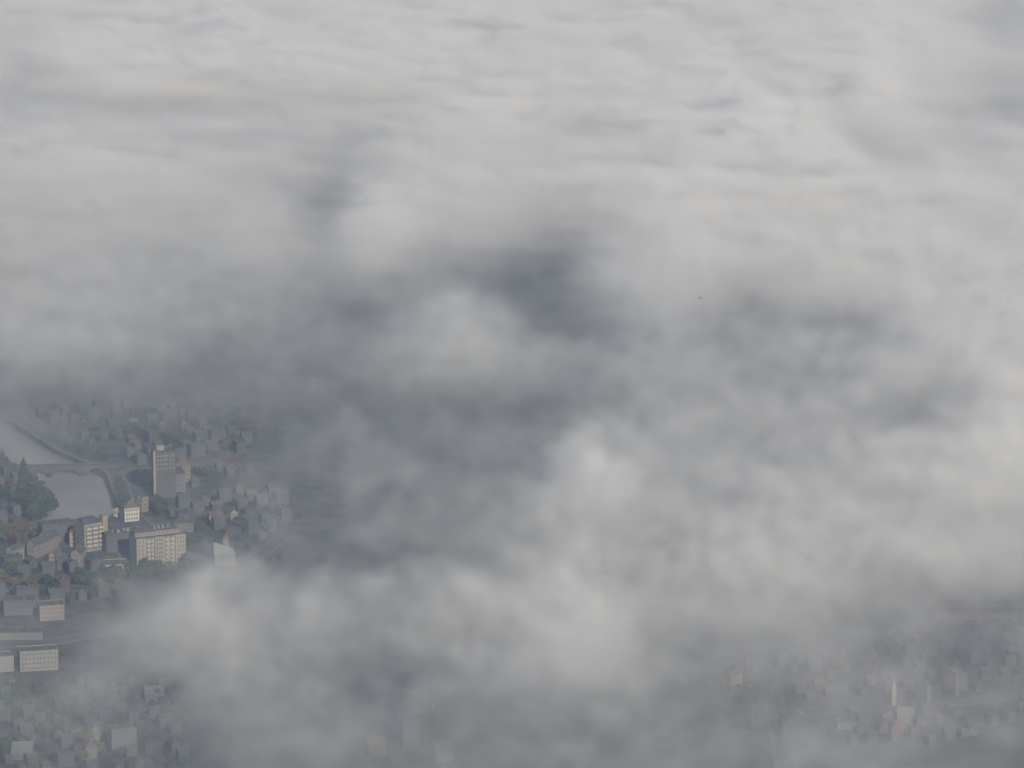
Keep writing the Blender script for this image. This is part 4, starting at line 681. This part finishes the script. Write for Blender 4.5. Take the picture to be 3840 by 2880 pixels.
  [117,117,116,116,116,116,116,116,115,115,115,114,113,116,116,113,114,115,114,114,113,114,114,110,111,110,110,111,112,118,119,115,112,115,122,129,140,145,149,146,138,132,132,133,140,148,154,155,155,155,155,155,155,153,145,135,133,128,122,120,129,132,126,121,119,116,113,111,110,115,118,118,119,119,119,120,120,121,121,121,121],
  [117,117,117,117,116,116,116,116,115,115,114,111,110,112,111,108,110,112,112,111,109,108,105,102,104,105,107,110,112,117,118,114,112,114,122,132,143,146,150,150,142,135,135,138,148,154,155,155,154,155,155,155,155,149,140,134,134,130,127,127,134,132,125,120,118,114,107,103,102,110,117,118,118,119,119,120,120,120,121,121,121],
  [118,117,117,117,117,116,116,116,115,115,113,108,105,106,104,101,104,105,104,102,99,97,94,93,97,100,105,109,112,116,116,114,112,115,124,134,144,147,151,153,146,138,138,144,154,155,155,155,154,154,155,155,155,145,135,134,137,135,134,137,139,133,123,118,116,112,102,97,96,104,115,118,118,118,119,119,120,120,120,121,121],
  [118,118,118,117,117,117,116,116,115,115,112,103,100,99,96,93,95,95,94,91,89,88,85,87,93,98,105,109,113,115,114,114,114,117,127,137,145,147,152,155,149,143,144,150,155,155,155,155,152,152,155,155,154,141,132,135,140,139,142,146,145,134,122,116,114,110,99,93,92,100,114,117,118,118,119,119,120,120,120,121,121],
  [119,118,118,118,118,117,117,116,116,115,111,97,94,93,90,87,89,89,89,87,86,85,83,88,95,101,108,113,115,116,115,115,117,121,131,140,146,148,153,155,153,149,150,155,155,155,155,155,151,151,155,155,154,138,131,138,143,144,150,154,150,137,123,116,113,109,99,92,92,98,113,117,118,118,119,119,120,120,120,121,121],
  [119,119,119,118,118,118,117,117,116,115,110,94,91,92,90,89,91,92,94,93,91,90,90,97,104,109,116,119,121,120,118,120,124,127,137,145,148,149,155,155,155,155,155,155,155,155,155,153,150,150,155,155,154,136,132,141,145,147,154,155,154,140,125,118,113,110,102,95,96,100,113,117,118,118,119,119,120,120,120,121,121],
  [120,120,119,119,119,118,118,118,117,116,109,94,93,96,98,99,101,104,107,106,105,104,104,112,117,121,125,127,128,126,125,128,134,136,145,149,150,149,155,155,155,155,155,155,155,155,155,151,149,150,155,155,154,138,136,144,148,149,155,155,155,143,127,120,116,113,106,100,101,104,114,118,118,119,119,119,120,120,121,121,121],
  [120,120,120,120,119,119,119,119,118,117,110,98,99,106,110,113,116,121,124,123,122,120,121,128,131,133,135,136,136,133,134,140,145,146,151,152,150,150,155,155,155,155,155,155,155,155,153,148,148,149,155,155,154,141,141,147,150,151,155,155,155,145,130,123,120,117,112,105,106,108,115,118,119,119,119,120,120,120,121,121,121],
  [121,121,121,120,120,120,120,120,119,118,112,105,107,117,125,128,131,137,140,138,136,134,135,142,142,142,142,142,143,140,143,150,154,153,155,154,151,150,155,155,155,155,155,155,155,155,151,146,147,149,154,155,155,145,146,151,152,153,155,155,155,147,132,125,123,120,116,111,111,112,116,119,119,119,120,120,120,121,121,121,121],
  [122,122,121,121,121,121,121,121,121,120,115,111,115,128,137,140,143,147,149,147,145,143,145,151,149,147,146,147,147,145,150,155,155,155,155,154,151,151,155,155,155,155,155,155,155,155,149,146,148,149,153,155,154,147,150,153,154,154,155,155,155,148,133,127,125,122,120,117,115,116,118,119,120,120,120,120,121,121,121,121,122],
  [122,122,122,122,122,122,122,122,122,122,118,116,121,135,145,145,147,151,152,151,149,149,151,154,151,149,148,148,149,147,152,155,155,155,155,154,151,153,155,155,155,155,155,155,155,154,149,146,148,150,152,153,152,149,153,155,155,155,155,155,155,149,134,128,127,124,123,121,119,119,120,120,120,120,120,121,121,121,121,122,122],
  [123,123,123,123,123,123,123,123,123,123,120,118,124,139,146,146,147,151,152,151,151,152,155,155,152,150,147,147,148,148,153,155,155,155,155,155,151,154,155,155,155,155,155,155,155,154,148,146,149,150,151,152,151,149,154,155,155,155,155,155,155,151,136,129,129,126,126,124,122,122,122,121,121,121,121,121,121,122,122,122,122],
  [124,124,124,124,124,124,124,124,125,124,120,118,126,141,145,143,146,150,152,152,153,155,155,155,152,149,146,145,147,148,154,155,155,155,155,155,152,155,155,155,155,155,155,155,155,153,147,147,150,151,152,151,150,150,155,155,155,155,155,155,155,152,138,131,131,129,128,126,124,123,123,122,122,121,121,121,122,122,122,122,123],
  [124,124,124,124,124,124,125,125,126,125,120,118,127,140,142,141,145,150,152,153,155,155,155,155,151,147,144,143,145,149,154,155,155,155,155,155,153,155,155,155,155,155,155,155,155,151,146,148,152,152,152,152,151,152,155,155,155,155,155,155,155,153,140,133,134,131,129,127,124,122,123,122,122,122,122,122,122,122,123,123,123],
  [125,125,125,125,125,125,126,126,127,125,120,119,129,140,140,140,145,151,154,155,155,155,155,154,150,146,143,142,145,151,155,155,155,155,155,155,155,155,155,155,155,155,155,155,155,150,146,150,153,153,153,153,152,153,155,155,155,155,155,155,155,153,143,135,136,133,129,126,122,119,120,122,122,122,122,122,123,123,123,123,123],
  [125,125,125,126,126,126,126,127,127,124,121,121,131,139,139,140,145,151,155,155,155,155,155,153,148,144,143,142,146,153,155,155,155,155,155,155,155,155,155,155,155,155,155,155,155,150,148,152,154,154,155,154,153,155,155,155,155,155,155,155,155,154,144,137,137,133,129,125,120,116,116,119,122,123,123,123,123,123,123,124,124],
  [126,126,126,126,126,127,127,128,128,124,122,124,133,139,138,140,145,151,155,155,155,155,155,152,146,144,144,143,148,154,155,155,155,155,155,155,155,155,155,155,155,155,155,155,155,150,149,154,155,155,155,155,154,155,155,155,155,155,155,155,155,154,146,138,138,134,128,123,117,112,112,116,122,123,123,123,123,124,124,124,124],
  [126,126,126,127,127,127,128,128,128,124,124,127,135,139,138,138,142,149,155,155,155,155,155,151,145,146,146,145,149,155,155,155,154,155,155,155,155,155,155,155,155,155,155,155,154,150,151,155,155,155,155,155,155,155,155,155,154,155,155,155,155,155,147,140,139,134,127,121,115,110,108,113,121,124,124,124,124,124,124,125,125],
  [127,127,127,127,127,128,128,129,128,125,127,131,137,139,137,136,139,146,154,155,155,155,155,150,144,148,148,146,151,155,154,153,153,155,155,155,155,155,155,155,155,155,155,155,153,149,151,155,155,155,155,155,155,155,155,155,154,155,155,155,155,155,149,141,140,135,126,119,114,109,107,112,121,124,124,124,125,125,125,125,125],
  [127,127,127,127,127,128,129,129,128,126,130,135,138,139,137,134,136,145,154,155,155,155,155,149,144,149,149,147,151,154,152,151,151,155,155,155,155,155,155,155,155,155,155,155,151,149,152,155,155,155,155,155,155,155,155,155,153,155,155,155,155,155,150,143,141,136,126,119,114,109,107,113,122,125,125,125,125,125,126,126,126],
  [127,127,127,127,128,128,129,129,127,127,134,139,140,139,136,132,135,144,154,155,155,155,155,147,143,150,150,148,152,153,150,149,150,155,155,155,155,155,155,155,155,155,155,155,149,147,151,155,155,155,155,155,155,155,155,153,152,155,155,155,155,155,152,145,142,137,127,119,115,111,109,116,124,126,126,126,126,126,126,126,127],
  [127,127,127,128,128,128,129,129,126,130,139,143,142,142,138,132,135,144,154,155,155,155,155,144,142,151,152,149,153,152,147,145,148,155,155,155,155,155,155,155,155,155,155,153,145,145,151,155,155,155,155,155,155,155,155,152,152,155,155,155,155,155,153,147,144,138,128,120,116,113,112,118,125,127,127,127,127,127,127,127,127],
  [127,127,127,128,128,128,129,128,125,131,141,144,143,144,139,133,135,145,155,155,155,155,154,141,141,152,153,151,153,150,144,141,146,155,155,155,155,155,155,155,155,155,155,151,142,143,150,155,155,155,155,155,155,155,155,151,151,155,155,155,155,155,154,148,145,140,130,121,118,116,115,120,129,129,128,128,128,128,128,128,128],
  [127,127,127,128,128,128,128,127,122,131,141,143,142,145,139,134,136,145,155,155,155,155,151,137,140,153,154,152,153,147,140,138,145,155,155,155,155,155,155,155,155,155,155,147,139,142,150,155,155,155,155,155,155,155,154,150,151,155,155,155,155,155,154,149,147,142,133,123,120,119,117,122,133,131,129,128,128,129,129,129,129],
  [127,127,127,127,128,128,128,125,119,130,140,140,143,146,140,135,137,145,155,155,155,155,146,132,141,154,155,154,153,144,137,135,144,155,155,155,155,155,155,155,155,155,153,144,137,142,150,155,155,155,155,155,155,155,153,148,150,155,155,155,155,155,155,150,148,144,135,126,122,122,120,124,138,134,130,129,129,129,129,129,129],
  [127,127,127,127,127,128,127,122,115,128,137,137,141,145,140,136,136,144,155,155,155,154,140,127,142,154,155,154,152,140,134,133,144,155,155,155,155,155,155,155,155,155,151,141,135,143,150,155,155,155,155,155,155,155,151,148,149,155,155,155,155,155,155,150,149,146,138,128,123,124,121,126,144,138,132,130,130,130,130,130,130],
  [127,127,127,127,127,127,126,119,112,125,133,132,138,142,137,135,135,143,155,155,155,154,133,124,145,155,155,153,149,137,132,132,144,155,155,155,155,155,155,155,155,153,148,138,134,142,149,155,155,155,155,155,155,155,150,147,147,155,155,155,155,155,155,151,149,147,140,131,124,125,122,127,148,142,133,131,131,131,131,131,131],
  [127,127,127,127,127,127,125,115,111,123,129,128,135,138,134,133,133,142,154,155,155,154,128,122,148,155,155,152,147,134,129,131,144,155,155,155,154,155,155,155,154,152,146,136,132,141,149,155,155,155,155,155,155,154,149,146,146,155,155,155,155,155,155,151,149,148,142,132,125,125,122,127,146,146,135,132,132,132,132,131,131],
  [127,127,127,127,127,127,123,111,110,121,125,124,131,134,132,132,131,142,154,155,155,153,124,122,150,155,155,150,144,131,128,129,144,155,155,155,153,155,155,155,153,150,143,133,130,140,147,155,155,155,155,155,155,153,147,145,144,155,155,155,155,155,155,152,149,148,143,134,125,125,123,126,142,150,137,133,132,132,132,132,132],
  [127,127,127,127,127,126,122,109,112,120,122,122,130,132,130,131,130,142,154,155,155,150,122,123,151,155,153,147,140,129,126,129,144,155,155,155,152,155,154,154,152,149,141,131,128,138,145,154,155,155,155,155,155,152,145,143,141,154,155,155,155,155,155,152,147,147,142,135,126,126,125,126,138,153,140,134,133,133,133,133,132],
  [127,127,127,127,127,126,121,111,116,122,123,124,130,131,130,131,130,140,153,154,154,144,123,125,149,153,148,142,136,128,127,129,142,154,154,154,149,151,151,149,148,144,138,130,127,135,141,150,154,154,154,154,154,149,141,139,138,150,154,154,154,154,154,149,143,143,140,135,129,128,128,128,135,151,141,135,134,133,133,133,133],
  [127,127,127,127,127,126,122,116,121,125,124,127,131,131,131,131,130,138,148,152,152,139,125,128,144,145,141,138,134,129,129,130,139,151,153,149,143,144,143,142,141,139,135,130,128,134,137,144,151,153,153,153,150,144,137,136,135,143,148,148,150,151,148,144,138,139,138,135,131,130,132,131,134,147,140,135,134,134,134,133,133],
  [127,127,127,127,127,126,123,120,124,126,126,129,131,132,132,132,132,136,142,146,146,136,128,131,140,140,138,136,133,131,131,132,137,145,147,142,138,139,139,138,137,136,134,131,130,133,135,139,145,150,151,150,144,139,135,134,134,138,142,142,143,144,142,140,136,137,136,135,133,132,133,132,134,142,139,135,134,134,134,134,134],
  [127,127,127,127,127,126,124,124,126,127,127,130,131,132,133,133,133,136,139,141,141,134,131,133,138,137,136,135,134,132,132,133,136,140,141,138,136,137,136,136,136,135,134,133,132,134,134,136,140,143,146,144,140,137,134,134,134,136,138,138,139,139,138,137,135,136,136,135,134,133,134,134,134,138,138,136,135,134,134,134,134],
  [127,127,127,127,127,126,125,126,127,128,128,130,131,132,133,133,134,135,137,138,138,134,132,134,136,136,135,135,134,133,133,134,135,138,138,136,135,136,136,135,135,135,134,134,133,134,135,136,137,139,141,140,137,136,135,134,134,135,136,136,137,137,137,136,135,135,136,135,134,134,134,134,134,136,137,135,135,134,134,134,134]]
build_clouds(np.array(THICK, float)/100-.5)
